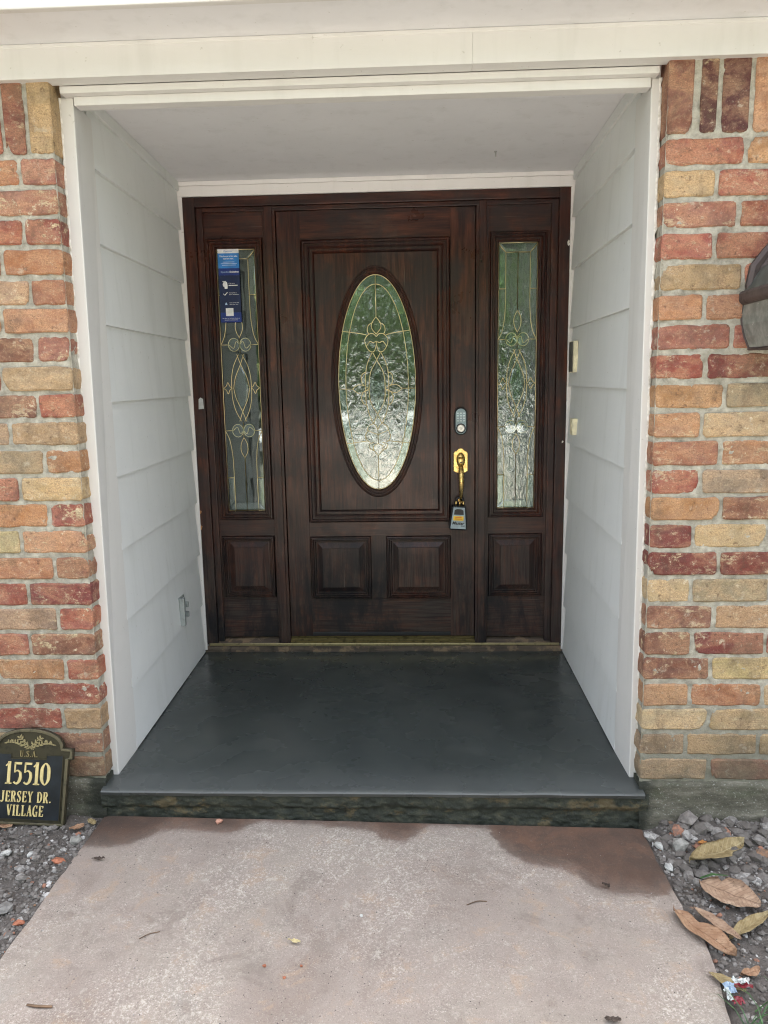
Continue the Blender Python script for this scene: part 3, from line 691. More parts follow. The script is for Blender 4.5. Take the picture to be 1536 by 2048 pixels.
# ------------------------------------------------------------------ joinery
def rect_mould(m, x0, x1, z0, z1, prof):
    """mitred rectangular moulding; prof = [(inset, y), ...] from the outer rim inwards"""
    lp = []
    for d, y in prof: lp.append([(x0+d,y,z0+d),(x1-d,y,z0+d),(x1-d,y,z1-d),(x0+d,y,z1-d)])
    m.rings([l[::-1] for l in lp][::-1]); return m
YD = 1.300                                      # door face
MOULD = [(-.001,YD+.006),(0,YD+.001),(.0025,YD+.004),(.003,YD-.008),(.006,YD-.014),(.011,YD-.015),(.0135,YD-.012),(.0145,YD-.004),(.0185,YD-.004),(.0195,YD-.010),(.024,YD-.011),(.028,YD-.006),(.030,YD+.003),(.034,YD+.003),(.035,YD-.001),(.039,YD-.001),(.043,YD+.004),(.046,YD+.011),(.050,YD+.011),(.050,YD+.03)]
def mould(x0, x1, z0, z1, parent, w=.050, name='moulding', dy=0):
    k = w/.050; m = MB(); rect_mould(m, x0, x1, z0, z1, [(d*k, y+dy) for d, y in MOULD]); return m.build(name, WOODV, parent)
def raised(x0, x1, z0, z1, parent):
    """lower raised panel: moulding, sloped border, flat field"""
    o = mould(x0, x1, z0, z1, parent, .030)
    m = MB(); d = .030; f = .058; y0, y1 = YD+.011, YD-.004
    lp = [[(x0+q,y,z0+q),(x1-q,y,z0+q),(x1-q,y,z1-q),(x0+q,y,z1-q)] for q, y in ((d-.004,YD+.012),(d+.004,y0),(f,y1+.003),(f+.001,y1))]
    m.rings([l[::-1] for l in lp], cap1=False); a, b = f+.001, y1
    m.quad((x0+a,b,z0+a),(x1-a,b,z0+a),(x1-a,b,z1-a),(x0+a,b,z1-a)); m.build('raised_panel', WOODV, parent)
    return o

# frame: jambs, mullions, head, sill
fr = thing('door_frame', 'dark stained wood frame with two mullions and brass-edged threshold', 'door frame', (0, 1.29, .02))
FT = 2.157
for a, b in ((-.871, -.816), (.832, .8805)):
    m = MB(); m.box(a, b, 1.268, 1.345, .040, FT); m.build('jamb', WOODV, fr, bevel=.0025)
for a, b in ((-.816, -.786), (.800, .832)):
    m = MB(); m.box(a, b, 1.286, 1.345, .045, 2.113); m.build('stop', WOODV, fr, bevel=.0025)
for a, b in ((-.512, -.4535), (.463, .520)):
    m = MB(); m.box(a, b, 1.288, 1.345, .040, 2.113)
    m.box(a+.012, b-.012, 1.2785, 1.2885, .040, 2.113); m.build('mullion', WOODV, fr, bevel=.002)
m = MB(); m.box(-.816, .832, 1.268, 1.345, 2.114, FT); m.build('head', WOODH, fr, bevel=.0025)
m = MB(); m.box(-.786, .800, 1.284, 1.3445, 2.094, 2.1135); m.build('head_stop', WOODH, fr, bevel=.002)
for a, b in ((-.816, -.512), (.520, .832)):
    m = MB(); m.hexa([(a,1.272,.0),(b,1.272,.0),(b,1.345,.0),(a,1.345,.0),(a,1.272,.044),(b,1.272,.044),(b,1.345,.068),(a,1.345,.068)]); m.build('sill', SILL, fr, bevel=.002)
m = MB()
for k in range(5): m.box(-.453, .4625, 1.276+k*.009, 1.281+k*.009, .0, .045+k*.005)
m.box(-.453, .4625, 1.27, 1.345, .0, .043); m.build('threshold_plate', m_metal('worn_threshold_brass', (.22,.18,.085), .4, .8, .7, (.03,.028,.02)), fr)
m = MB(); m.box(-.86, .872, 1.2655, 1.2715, .031, .0445); m.build('brass_nosing', m_metal('dull_brass', (.50,.42,.24), .35, .9, .6, (.10,.08,.05)), fr, bevel=.002)
m = MB(); x = -.885
rnd = random.Random(3)
while x < .885:
    w = rnd.uniform(.08, .3); m.box(x, min(.885, x+w-.002), 1.2675+rnd.uniform(-.002,.001), 1.276, -.01, .030+rnd.uniform(-.002,0)); x += w
m.build('sub_sill', SILL, fr)
m = MB(); m.prism([(-.847,1.204),(-.822,1.206),(-.824,1.252),(-.836,1.259),(-.845,1.25)], 1.2665, 1.2678); m.build('tape_scrap', TAPE, fr)
for x, z, w in ((-.868,.62,.014),(-.866,.70,.010),(.874,1.91,.012),(.877,1.905,.008),(.868,1.02,.007)):
    m = MB(); m.prism([(x-.004,z),(x+.002,z+.004),(x+w*.5,z+w*1.4),(x,z+w*1.8),(x-.005,z+w)], 1.2668, 1.2684); m.build('paint_chip', CAULK if x > 0 else m_plain('bare_wood', (.42,.22,.10), .8), fr)

def glass_came_mesh(lines, y, r=.0026):
    m = MB()
    for ln in lines: m.tube([(x, y, z) for x, z in ln], r, 6)
    return m
def piece(pts, y, b=.006, dy=.0035):
    """a bevelled glass piece: sloping rim and flat centre"""
    m = MB(); ins = inset(pts, b)
    n = len(pts); m.v = [(x,y-dy,z) for x,z in ins]+[(x,y-.0005,z) for x,z in pts]
    m.f = [tuple(range(n))]+[((k+1)%n, k, n+k, n+(k+1)%n) for k in range(n)]
    return m
def vesica(cx, z0, z1, hw, n=12):
    zc, h = (z0+z1)/2, (z1-z0)/2
    R = [(cx+hw*(math.cos(math.pi*t/2)**1.15 if abs(t) < 1 else 0), zc+h*t) for t in [-1+2*k/n for k in range(n+1)]]
    L = [(cx-(x-cx), z) for x, z in R[::-1]]
    return R[:-1]+L[:-1]
def arc(cx, cz, rx, rz, a0, a1, n=14): return [(cx+rx*math.cos(math.radians(a0+(a1-a0)*k/n)), cz+rz*math.sin(math.radians(a0+(a1-a0)*k/n))) for k in range(n+1)]

# ---- sidelights
def sidelight(x0, x1, mx0, mx1, label, gl):
    t = thing('sidelight', label, 'sidelight', ((x0+x1)/2, YD, .07))
    gz0, gz1, mz0, mz1 = .709, 1.933, .665, 1.980
    m = MB(); m.box(x0, x1, YD, YD+.036, mz1+.0005, 2.094); m.build('top_rail', WOODH, t)
    m = MB(); m.box(x0, x1, YD, YD+.036, .585, mz0-.0005); m.build('middle_rail', WOODH, t)
    m = MB(); m.box(x0, x1, YD, YD+.036, .069, .272); m.build('bottom_rail', WOODH, t)
    for a, b in ((x0, mx0), (mx1, x1)):
        m = MB(); m.box(a, b, YD+.0005, YD+.036, .2725, 1.98); m.build('stile', WOODV, t)
    mould(mx0, mx1, mz0, mz1, t, .044)
    raised(mx0+.002, mx1-.002, .2725, .5845, t)
    m = MB(); m.box(mx0, mx1, YD+.016, YD+.034, .2725, .5845); m.build('panel_back', WOODV, t)
    gx0, gx1 = mx0+.040, mx1-.040; yg = YD+.014
    m = MB(); m.box(gx0-.004, gx1+.004, yg, yg+.005, gz0-.006, gz1+.006); pane = m.build('pane', gl, t)
    cx, hw, H_ = (gx0+gx1)/2, (gx1-gx0)/2, gz1-gz0
    P = lambda u, v: (cx+u*hw, gz1-v*H_)
    L = []; V = .517
    def both(pts):                              # mirror left/right and top/bottom
        for su in (1, -1):
            for fv in (lambda v: v, lambda v: 2*V-v):
                L.append([P(su*u, fv(v)) for u, v in pts])
    both(catmull([(.62,.034),(.62,.17),(.64,.25),(.76,.315),(.98,.352)], 6)); both([(.62,.034),(1,.002)]); both([(.62,.166),(1,.166)])
    both([(0,.034),(.62,.034)]); both([(0,.034),(0,.245)])
    both(catmull([(0,.245),(.17,.27),(.16,.30),(0,.325)], 6))
    both([(.56,.352),(1,.352)])
    c = [(.30+.29*math.cos(a), .352+.29*math.sin(a)*hw/H_*1.15) for a in [2*math.pi*k/20 for k in range(21)]]; both(c)
    both(catmull([(0,.352),(.18,.340),(.32,.365),(.55,.352)], 5)); both([(0,.325),(0,.385)])
    both(catmull([(.18,.388),(0,.425),(-.30,.475),(-.42,.517)], 6)); both(catmull([(.08,.388),(.36,.43),(.50,.475),(.52,.517)], 6))
    both(catmull([(.50,.517),(.62,.510),(.72,.495),(.80,.508),(.95,.517)], 4)); both([(.9,.517),(1,.517)])
    L += [[P(-.985,.0),P(.985,.0)],[P(-.985,1),P(.985,1)],[P(-.985,0),P(-.985,1)],[P(.985,0),P(.985,1)]]
    for ln in (): pass
    glass_came_mesh(L, yg-.003, .0017).build('came', CAME, pane, smooth=True)
    for pts in ([P(u,v) for u,v in ((.36,.517),(.22,.462),(0,.430),(-.22,.462),(-.36,.517),(-.22,.572),(0,.604),(.22,.572))],
                [P(u,v) for u,v in ((1,.004),(1,.166),(.63,.166),(.63,.036))], [P(u,v) for u,v in ((-1,.004),(-.63,.036),(-.63,.166),(-1,.166))],
                [P(u,v) for u,v in ((.97,1-.004),(.63,1-.036),(.63,1-.132),(.97,1-.132))], [P(u,v) for u,v in ((-.97,.996),(-.97,.868),(-.63,.868),(-.63,.964))],
                [P(u,v) for u,v in ((.98,.002),(.62,.034),(-.62,.034),(-.98,.002))], [P(u,v) for u,v in ((.98,.998),(-.98,.998),(-.62,.967),(.62,.967))]):
        a = sum(pts[k-1][0]*pts[k][1]-pts[k][0]*pts[k-1][1] for k in range(len(pts)))
        piece(pts if a > 0 else pts[::-1], yg-.001).build('bevel', GLASS_BEVEL, pane)
    for su in (-1, 1):
        for v in (.352, 2*V-.352):
            piece([P(su*.30+.25*math.cos(a), v+.25*math.sin(a)*hw/H_*1.15) for a in [2*math.pi*k/14 for k in range(14)]][::1] if True else 0, yg-.001).build('bevel', GLASS_BEVEL, pane)
    return t
sidelight(-.786, -.512, -.778, -.516, 'left sidelight of leaded glass in dark wood, bearing the blue notice', GLASS_CLEAR)
sidelight(.520, .800, .526, .786, 'right sidelight of leaded glass in dark wood, beside the lock', GLASS_HAM)

# ---- front door
dr = thing('front_door', 'dark weathered wooden front door with oval leaded glass', 'door', (0, YD, .07))
DX0, DX1, DZ0, DZ1 = -.4505, .4600, .070, 2.0925
px0, px1, pz0, pz1 = -.342, .345, .647, 1.966
for a, b in ((DX0, px0), (px1, DX1)):
    m = MB(); m.box(a, b, YD, YD+.044, DZ0, DZ1); m.build('stile', WOODV, dr, bevel=.0015)
m = MB(); m.box(px0, px1, YD+.0006, YD+.044, pz1, DZ1); m.build('top_rail', WOODH, dr)
m = MB(); m.box(px0, px1, YD+.0006, YD+.044, .578, pz0); m.build('lock_rail', WOODH, dr)
m = MB(); m.box(px0, px1, YD+.0006, YD+.044, DZ0, .262); m.build('bottom_rail', WOODH, dr)
m = MB(); m.box(-.042, .031, YD+.001, YD+.044, .2625, .5775); m.build('muntin', WOODV, dr)
m = MB(); m.box(px0, px1, YD-.006, YD+.002, DZ0+.004, DZ0+.022); m.build('sweep', BLACK, dr, bevel=.002)
mould(px0, px1, pz0, pz1, dr, .066)
raised(-.341, -.0425, .2625, .5775, dr); raised(.0315, .3445, .2625, .5775, dr)
m = MB(); m.box(-.341, -.0425, YD+.018, YD+.04, .2625, .5775); m.box(.0315, .3445, YD+.018, YD+.04, .2625, .5775); m.build('panel_back', WOODV, dr)
# upper panel with an oval opening
OC, OA, OB = (0., 1.307), .185, .503
N = 96; ell = lambda a, b: [(OC[0]+a*math.cos(2*math.pi*k/N), OC[1]+b*math.sin(2*math.pi*k/N)) for k in range(N)]
ax0, ax1, az0, az1 = px0+.062, px1-.062, pz0+.062, pz1-.062
def rect_ring():
    out = []
    for x, z in ell(1, 1):
        dx, dz = x-OC[0], z-OC[1]; dx *= OA+.03; dz *= OB+.036
        tt = min(((ax1 if dx > 0 else ax0)-OC[0])/dx if abs(dx) > 1e-9 else 1e9, ((az1 if dz > 0 else az0)-OC[1])/dz if abs(dz) > 1e-9 else 1e9)
        out.append((OC[0]+dx*tt, OC[1]+dz*tt))
    for cx_, cz_ in ((ax0,az0),(ax0,az1),(ax1,az0),(ax1,az1)):
        k = min(range(N), key=lambda q: (out[q][0]-cx_)**2+(out[q][1]-cz_)**2); out[k] = (cx_, cz_)
    return out
rr = rect_ring(); yp = YD+.005
m = MB(); e0 = ell(OA+.026, OB+.034)
m.rings([[(x,yp+.03,z) for x,z in rr],[(x,yp,z) for x,z in rr],[(x,yp,z) for x,z in e0],[(x,yp+.03,z) for x,z in e0]]); m.build('panel', WOODV, dr)
m = MB()
prof = [(.031,yp+.004),(.031,yp-.004),(.027,yp-.009),(.023,yp-.010),(.0205,yp-.005),(.018,yp-.005),(.0155,yp-.008),(.0115,yp-.005),(.009,yp+.000),(.007,yp+.000),(.004,yp+.004),(-.001,yp+.009),(-.002,yp+.010),(-.002,yp+.03)]
m.rings([[(x,y,z) for x,z in ell(OA+d, OB+d*1.12)] for d, y in prof]); m.build('oval_moulding', WOODV, dr, smooth=False)
yg = YD+.014
m = MB(); m.rings([[(x,yg,z) for x,z in ell(OA+.004, OB+.004)],[(x,yg+.005,z) for x,z in ell(OA+.004, OB+.004)]], cap0=True, cap1=True); pane = m.build('oval_pane', GLASS_HAM, dr)
K = .000549
Q = lambda x, y: ((x-402)*K, 1.307-(y-1045)*.000544)
L = [[(x,z) for x,z in ell(OA-.003, OB-.003)+ell(OA-.003, OB-.003)[:1]], [(x,z) for x,z in ell(OA-.037, OB-.045)+ell(OA-.037, OB-.045)[:1]]]
def sym(pts, n=7, sm=True):
    for s in (1, -1):
        q = [(402+s*(x-402), y) for x, y in pts]; q = catmull(q, n) if sm else q; L.append([Q(*p) for p in q])
L += [[Q(402,125),Q(402,475)],[Q(402,1668),Q(402,1968)]]
sym([(108,590),(250,610),(318,625)]); sym([(130,1558),(240,1545),(320,1535)])
sym([(68,1083),(190,1083)], sm=False)
sym([(402,475),(438,525),(440,570),(402,620)]); sym([(428,520),(468,545),(478,590),(462,622)])
sym([(402,640),(430,615),(470,622),(500,665),(490,720),(455,765),(420,760),(402,700),(402,680)]); sym([(402,680),(430,690),(455,680),(478,705),(488,722)])
sym([(435,775),(395,850),(345,950),(333,1083),(345,1200),(400,1300),(440,1385)]); sym([(440,775),(480,860),(500,960),(502,1083),(498,1200),(475,1300),(440,1385)])
sym([(498,940),(530,960),(538,1010),(520,1050),(472,1080)]); sym([(472,1085),(520,1110),(540,1160),(525,1205),(500,1225)])
sym([(615,1083),(570,1050),(520,1055),(475,1083),(520,1110),(570,1118),(615,1083)])
sym([(440,1385),(480,1405),(490,1440),(450,1462),(402,1480)]); sym([(402,1440),(420,1400),(440,1385)]); L.append([Q(402,1440),Q(402,1560)])
sym([(402,1560),(440,1580),(440,1615),(402,1668)]); sym([(440,1550),(480,1565),(475,1600),(440,1622)]); sym([(490,1440),(510,1490),(500,1530),(470,1548)])
glass_came_mesh(L, yg-.003, .0018).build('came', CAME, pane, smooth=True)
piece(vesica(0., Q(0,1295)[1], Q(0,865)[1], .037), yg-.001, .009, .005).build('bevel', GLASS_BEVEL, pane)
for s in (-1, 1):
    for y0_, y1_, a0, a1 in ((0,0,8,80),(0,0,-80,-8)):
        pass
EO, EI = (OA-.004, OB-.004), (OA-.036, OB-.044)
for a0, a1 in ((3,32),(34,88),(92,146),(148,177),(183,212),(214,268),(272,326),(328,357)):
    n = 12; o_ = [(OC[0]+EO[0]*math.cos(math.radians(a0+(a1-a0)*k/n)), OC[1]+EO[1]*math.sin(math.radians(a0+(a1-a0)*k/n))) for k in range(n+1)]
    i_ = [(OC[0]+EI[0]*math.cos(math.radians(a0+(a1-a0)*k/n)), OC[1]+EI[1]*math.sin(math.radians(a0+(a1-a0)*k/n))) for k in range(n+1)]
    m = MB(); m.rings([[(x,yg-.0008,z) for x,z in o_],[(x,yg-.0045,z) for x,z in i_]], close=False)
    m.build('bevel', GLASS_BEVEL, pane)
# deadbolt keypad
dx, dz = .393, 1.130
def stadium(cx, z0, z1, r, n=10): return [(cx+r*math.cos(math.radians(180+180*k/n)), z0+r+r*math.sin(math.radians(180+180*k/n))) for k in range(n+1)]+[(cx+r*math.cos(math.radians(180*k/n)), z1-r+r*math.sin(math.radians(180*k/n))) for k in range(n+1)]
m = MB(); m.bprism(stadium(dx, 1.063, 1.194, .0305), YD-.022, YD, .004); db = m.build('deadbolt', BLACK, dr)
m = MB(); m.bprism(stadium(dx, 1.069, 1.188, .0245), YD-.0265, YD-.021, .002); m.build('keypad', KEYPAD, db)
for r in range(4):
    for c in range(3):
        m = MB(); bx, bz = dx-.0145+c*.0145, 1.166-r*.0115; m.bprism([(bx-.005,bz-.0033),(bx+.005,bz-.0033),(bx+.005,bz+.0033),(bx-.005,bz+.0033)], YD-.0285, YD-.0262, .001); m.build('button', BUTTON, db)
circ = lambda cx, cz, r, n=24: [(cx+r*math.cos(2*math.pi*k/n), cz+r*math.sin(2*math.pi*k/n)) for k in range(n)]
m = MB(); m.bprism(circ(dx, 1.096, .0225), YD-.030, YD-.0262, .002); m.build('cylinder_collar', BLACK, db)
m = MB(); m.bprism(circ(dx, 1.096, .0185), YD-.034, YD-.0295, .003); m.build('cylinder', NICKEL, db)
m = MB(); m.bprism(circ(dx, 1.096, .0075, 14), YD-.036, YD-.0335, .001); m.build('plug', NICKEL, db)
m = MB(); m.box(dx-.0012, dx+.0012, YD-.0364, YD-.0355, 1.091, 1.101); m.build('keyway', BLACK, db)
# handle set
hx = .393
pl = [(hx-.034,.892),(hx-.022,.884),(hx,.880),(hx+.022,.884),(hx+.034,.892),(hx+.034,.976),(hx+.030,.984),(hx+.020,.988),(hx+.010,.998),(hx,1.001),(hx-.010,.998),(hx-.020,.988),(hx-.030,.984),(hx-.034,.976)]
m = MB(); m.bprism(pl, YD-.005, YD, .002); hp = m.build('handle_set', BRASS, dr, bevel=0)
m = MB(); m.rings([[(hx+r*.021*math.cos(a), YD-.005-h, .945+r*.036*math.sin(a)) for a in [2*math.pi*k/20 for k in range(20)]] for r, h in ((1,0),(1,.006),(.9,.014),(.65,.020),(.3,.023))], cap1=True); m.build('escutcheon', BRASS, hp, smooth=True)
m = MB(); m.rings([[(hx+w*math.cos(a), YD-.02-d-.004*math.sin(a), z) for a in [2*math.pi*k/10 for k in range(10)]] for w, d, z in ((.004,.0,.950),(.011,.008,.952),(.014,.022,.957),(.013,.030,.962),(.004,.033,.966))], cap0=True, cap1=True); m.build('thumb_latch', BRASS, hp, smooth=True)
m = MB(); m.box(hx-.004, hx+.004, YD-.0295, YD-.0275, .932, .939); m.build('latch_slot', BLACK, hp)
gp = catmull([(hx,YD-.016,.925),(hx,YD-.040,.905),(hx,YD-.058,.875),(hx,YD-.060,.84),(hx,YD-.052,.80),(hx,YD-.036,.768),(hx,YD-.016,.752),(hx,YD,.750)], 6)
m = MB(); m.tube(gp, .008, 12, rad=[.0085+.0045*math.sin(math.pi*min(1, k/(len(gp)-1)*1.7))-.003*max(0, k/(len(gp)-1)-.5) for k in range(len(gp))]); m.build('grip', BRASS, hp, smooth=True)
m = MB(); m.bprism(circ(hx, .750, .013, 16), YD-.005, YD, .002); m.build('lower_foot', BRASS, hp)

# ---- lettering helpers
def glyph_text(m, s, x, z, h, wscale, y0, y1, gap=.18, slab=True):
    """serif letters drawn as strokes; returns the width"""
    T, S = .20, .075                            # stem, hairline
    def sf(cx, v, half=.17): return ([(cx-half, v), (cx+half, v)], S)
    G = {
     '1': (.42, [([(.24,0),(.24,1)], T), ([(.02,.80),(.24,.97)], S*1.3), sf(.24,.03,.22)]),
     '5': (.62, [([(.13,.97),(.13,.52)], S*1.2), ([(.10,.93),(.58,.93)], .15), (catmull([(.13,.53),(.30,.61),(.50,.52),(.54,.32),(.44,.10),(.25,.03),(.08,.10)], 6), [.07]*6+[.10]*6+[.17]*6+[.20]*6+[.16]*6+[.09]*6+[.12])]),
     '0': (.64, [(catmull([(.32,.98),(.10,.78),(.07,.5),(.10,.22),(.32,.02),(.54,.22),(.57,.5),(.54,.78)], 5, True)+[(.32,.98)], None)]),
     'J': (.50, [([(.33,1),(.33,.22)], T), (catmull([(.33,.24),(.28,.04),(.14,-.02),(.03,.10)], 5), [.19]*5+[.12]*5+[.10]*5+[.15]), sf(.33,.97)]),
     'E': (.62, [([(.15,0),(.15,1)], T), ([(.05,.97),(.56,.97)], S), ([(.05,.03),(.58,.03)], S), ([(.15,.51),(.44,.51)], S), ([(.55,1),(.55,.80)], S), ([(.57,0),(.57,.22)], S), ([(.44,.42),(.44,.60)], S)]),
     'R': (.68, [([(.15,0),(.15,1)], T), (catmull([(.15,.97),(.40,.96),(.52,.76),(.40,.55),(.15,.52)], 5), [.08]*5+[.12]*5+[.19]*5+[.12]*5+[.08]), ([(.34,.53),(.58,.02)], .17), sf(.15,.03), sf(.62,.03,.08), sf(.10,.97,.10)]),
     'S': (.56, [(catmull([(.46,.80),(.40,.95),(.26,.99),(.10,.90),(.09,.72),(.26,.55),(.43,.38),(.46,.20),(.34,.03),(.20,.01),(.08,.18)], 4), [.08,.08,.08,.08]*2+[.11]*4+[.16]*4+[.19]*12+[.14]*4+[.09]*4+[.08]*4+[.08]), ([(.47,.72),(.47,1)], S), ([(.07,.0),(.07,.28)], S)]),
     'Y': (.68, [([(.10,1),(.34,.46)], .18), ([(.58,1),(.34,.46)], .09), ([(.34,.48),(.34,0)], T), sf(.34,.03), sf(.10,.97,.13), sf(.58,.97,.11)]),
     'D': (.70, [([(.15,0),(.15,1)], T), (catmull([(.15,.97),(.38,.95),(.57,.74),(.60,.5),(.57,.26),(.38,.05),(.15,.03)], 5), [.08]*5+[.11]*5+[.18]*5+[.2]*5+[.18]*5+[.11]*5+[.08]), ([(.03,.97),(.2,.97)], S), ([(.03,.03),(.2,.03)], S)]),
     '.': (.26, [([(.05,.08),(.21,.08)], .16)]),
     'V': (.68, [([(.10,1),(.35,.02)], .18), ([(.58,1),(.35,.02)], .08), sf(.10,.97,.13), sf(.58,.97,.11)]),
     'I': (.36, [([(.18,0),(.18,1)], T), sf(.18,.97), sf(.18,.03)]),
     'L': (.60, [([(.16,0),(.16,1)], T), ([(.03,.03),(.56,.03)], S), ([(.55,0),(.55,.24)], S), sf(.16,.97)]),
     'A': (.70, [([(.34,1),(.10,.0)], .08), ([(.34,1),(.60,0)], .18), ([(.18,.34),(.50,.34)], S), sf(.10,.03,.11), sf(.60,.03,.14)]),
     'G': (.70, [(catmull([(.55,.80),(.46,.95),(.32,.99),(.12,.80),(.08,.5),(.12,.2),(.34,.01),(.50,.08),(.55,.22)], 4), [.08]*8+[.13]*4+[.19]*8+[.17]*4+[.10]*8+[.1]), ([(.55,.0),(.55,.40)], .15), ([(.42,.40),(.66,.40)], S), ([(.56,.74),(.56,1)], S)]),
     'U': (.70, [([(.15,1),(.15,.28)], .18), (catmull([(.15,.30),(.20,.06),(.36,.0),(.52,.08),(.55,.30)], 4), [.18]*4+[.14]*4+[.1]*4+[.08]*4+[.08]), ([(.55,.28),(.55,1)], .08), sf(.15,.97,.13), sf(.55,.97,.11)]),
    }
    x_ = x
    for ch in s:
        if ch == ' ': x_ += .45*h*wscale; continue
        w, st = G[ch]
        for pts, wd in st:
            if wd is None: wd = [.07+.15*abs(math.cos(math.atan2((p[1]-.5)/.48, (p[0]-.32)/.25)))**1.5 for p in pts]
            pp = [(x_+p[0]*h*wscale, z+p[1]*h) for p in pts]
            m.ribbon(pp, [q*h*.74*(.5+.5*wscale) for q in wd] if isinstance(wd, list) else wd*h*.74*(.5+.5*wscale), y0, y1)
        x_ += (w+gap)*h*wscale
    return x_-x
def font_part(name, body, size, x, y, z, mat_, parent, align='LEFT', bold=0., shear=0.):
    cu = bpy.data.curves.new(name, 'FONT'); cu.body = body; cu.size = size; cu.align_x = align; cu.offset = bold; cu.shear = shear; cu.resolution_u = 2; cu.extrude = .0001
    o = bpy.data.objects.new(name, cu); COL.objects.link(o)
    dg = bpy.context.evaluated_depsgraph_get(); me = bpy.data.meshes.new_from_object(o.evaluated_get(dg)); bpy.data.objects.remove(o); bpy.data.curves.remove(cu)
    mo = bpy.data.objects.new(name, me); COL.objects.link(mo); me.materials.clear(); me.materials.append(mat_)
    me.transform(Matrix.Rotation(math.pi/2, 4, 'X'))
    mo.parent = parent; mo.location = Vector((x, y, z)) - (parent.location if parent.parent is None else parent.location+parent.parent.location)
    return mo

# ---- blue notice on the left sidelight
yn = YD+.006
nt = thing('notice', 'tall blue paper notice with white lettering on the left sidelight glass', 'notice', (-.680, yn, 1.606))
def card(name, x0, x1, z0, z1, mat_, dy=0.):
    m = MB(); m.box(x0, x1, yn-.0008-dy, yn-dy, z0, z1); return m.build(name, mat_, nt)
nx0, nx1 = -.7285, -.6305
card('header_band', nx0, nx1, 1.9165, 1.935, INK_WHITE); card('blue_band', nx0, nx1, 1.850, 1.9163, INK_BLUE); card('upper_band', nx0, nx1, 1.818, 1.8498, INK_DEEP); card('navy_sheet', nx0, nx1, 1.650, 1.8178, INK_NAVY); card('lower_band', nx0, nx1, 1.605, 1.6498, INK_DEEP)
card('blank_square', -.703, -.667, 1.634, 1.670, INK_WHITE, .001)
yt = yn-.0012; xc = (nx0+nx1)/2
font_part('lettering', 'Opendoor', .010, xc, yt, 1.9225, INK_BLUE, nt, 'CENTER')
font_part('lettering', 'This home is for sale,', .0098, xc, yt, 1.900, INK_WHITE, nt, 'CENTER', .00025); font_part('lettering', 'not for rent.', .0098, xc, yt, 1.8895, INK_WHITE, nt, 'CENTER', .00025)
font_part('lettering', 'Opendoor', .0105, nx0+.010, yt, 1.830, INK_LIGHT, nt); font_part('lettering', 'Exclusives', .0105, xc+.003, yt, 1.830, INK_WHITE, nt, 'LEFT', .0003)
for z, a, b in ((1.876,-.706,-.652),(1.869,-.716,-.640),(1.862,-.710,-.645)):
    card('small_print', a, b, z, z+.0026, INK_LIGHT, .001)
font_part('lettering', 'Call us at', .0075, -.684, yt, 1.779, INK_WHITE, nt); card('small_print', -.684, -.642, 1.7705, 1.7745, INK_WHITE, .001)
font_part('lettering', 'Complete a', .0075, -.684, yt, 1.737, INK_WHITE, nt); font_part('lettering', 'short verification', .0068, -.684, yt, 1.7295, INK_WHITE, nt)
font_part('lettering', 'Start access and', .0068, -.684, yt, 1.6925, INK_WHITE, nt); font_part('lettering', 'start your tour', .0068, -.684, yt, 1.685, INK_WHITE, nt)
font_part('lettering', 'See all of our Exclusive Homes at', .0060, xc, yt, 1.622, INK_WHITE, nt, 'CENTER'); font_part('lettering', 'opendoor.com/exclusives', .0060, xc, yt, 1.6145, INK_WHITE, nt, 'CENTER')
m = MB(); m.prism([(-.703,1.758),(-.690,1.758),(-.689,1.772),(-.691,1.786),(-.698,1.792),(-.703,1.790),(-.709,1.786),(-.712,1.776),(-.709,1.768),(-.704,1.768)], yt-.0004, yt+.0004); m.box(-.7125,-.697,yt-.0006,yt,1.789,1.7925); m.build('hand_symbol', INK_WHITE, nt)
m = MB(); m.ribbon([(-.711,1.7355),(-.704,1.7285),(-.691,1.7425)], .0036, yt-.0004, yt+.0004); m.build('tick_symbol', INK_WHITE, nt)
m = MB(); m.prism([(-.705,1.685),(-.694,1.685),(-.696,1.692),(-.6995,1.697),(-.703,1.692)], yt-.0004, yt+.0004); m.build('bell_symbol', INK_LIGHT, nt)

# ---- lock box hanging from the handle
lb = thing('lock_box', 'grey and black key lock box hanging from the brass door handle', 'lock box', (.377, YD-.045, .617), (0, math.radians(3), 0))
def lbm(): return MB()
lx = .377
body = [(lx-.043,.622),(lx-.038,.615),(lx+.038,.615),(lx+.043,.622),(lx+.040,.664),(lx+.033,.724),(lx+.027,.731),(lx-.027,.731),(lx-.033,.724),(lx-.040,.664)]
m = MB(); m.bprism(body, YD-.062, YD-.012, .006); m.build('body', BLACK, lb)
m = MB(); m.bprism(inset(body, .0065), YD-.0655, YD-.061, .002); m.build('face', LOCKGREY, lb)
m = MB(); m.prism([(lx-.023,.690),(lx+.023,.690),(lx+.021,.711),(lx+.010,.717),(lx-.010,.717),(lx-.021,.711)], YD-.0668, YD-.0652); m.build('dial_cover', BLACK, lb)
m = MB(); m.box(lx-.025, lx+.023, YD-.0667, YD-.0652, .662, .683); m.build('sticker', YELLOW, lb)
for z, w in ((.676,.030),(.668,.034)):
    m = MB(); m.box(lx-.001-w/2, lx-.001+w/2, YD-.0672, YD-.0665, z, z+.003); m.build('sticker_print', REDINK, lb)
font_part('lettering', 'Master', .020, lx-.030, YD-.0668, .643, BLACK, lb, 'LEFT', .0006, .25); font_part('lettering', 'Lock', .009, lx+.012, YD-.0668, .6345, BLACK, lb, 'LEFT', .0003, .25)
sh = catmull([(lx-.015,YD-.036,.728),(lx-.015,YD-.036,.748),(lx-.010,YD-.036,.762),(lx+.003,YD-.036,.768),(lx+.016,YD-.036,.762),(lx+.020,YD-.036,.748),(lx+.020,YD-.036,.728)], 5)
m = MB(); m.tube(sh, .0052, 8); m.build('shackle', BLACK, lb, smooth=True)
m = MB()
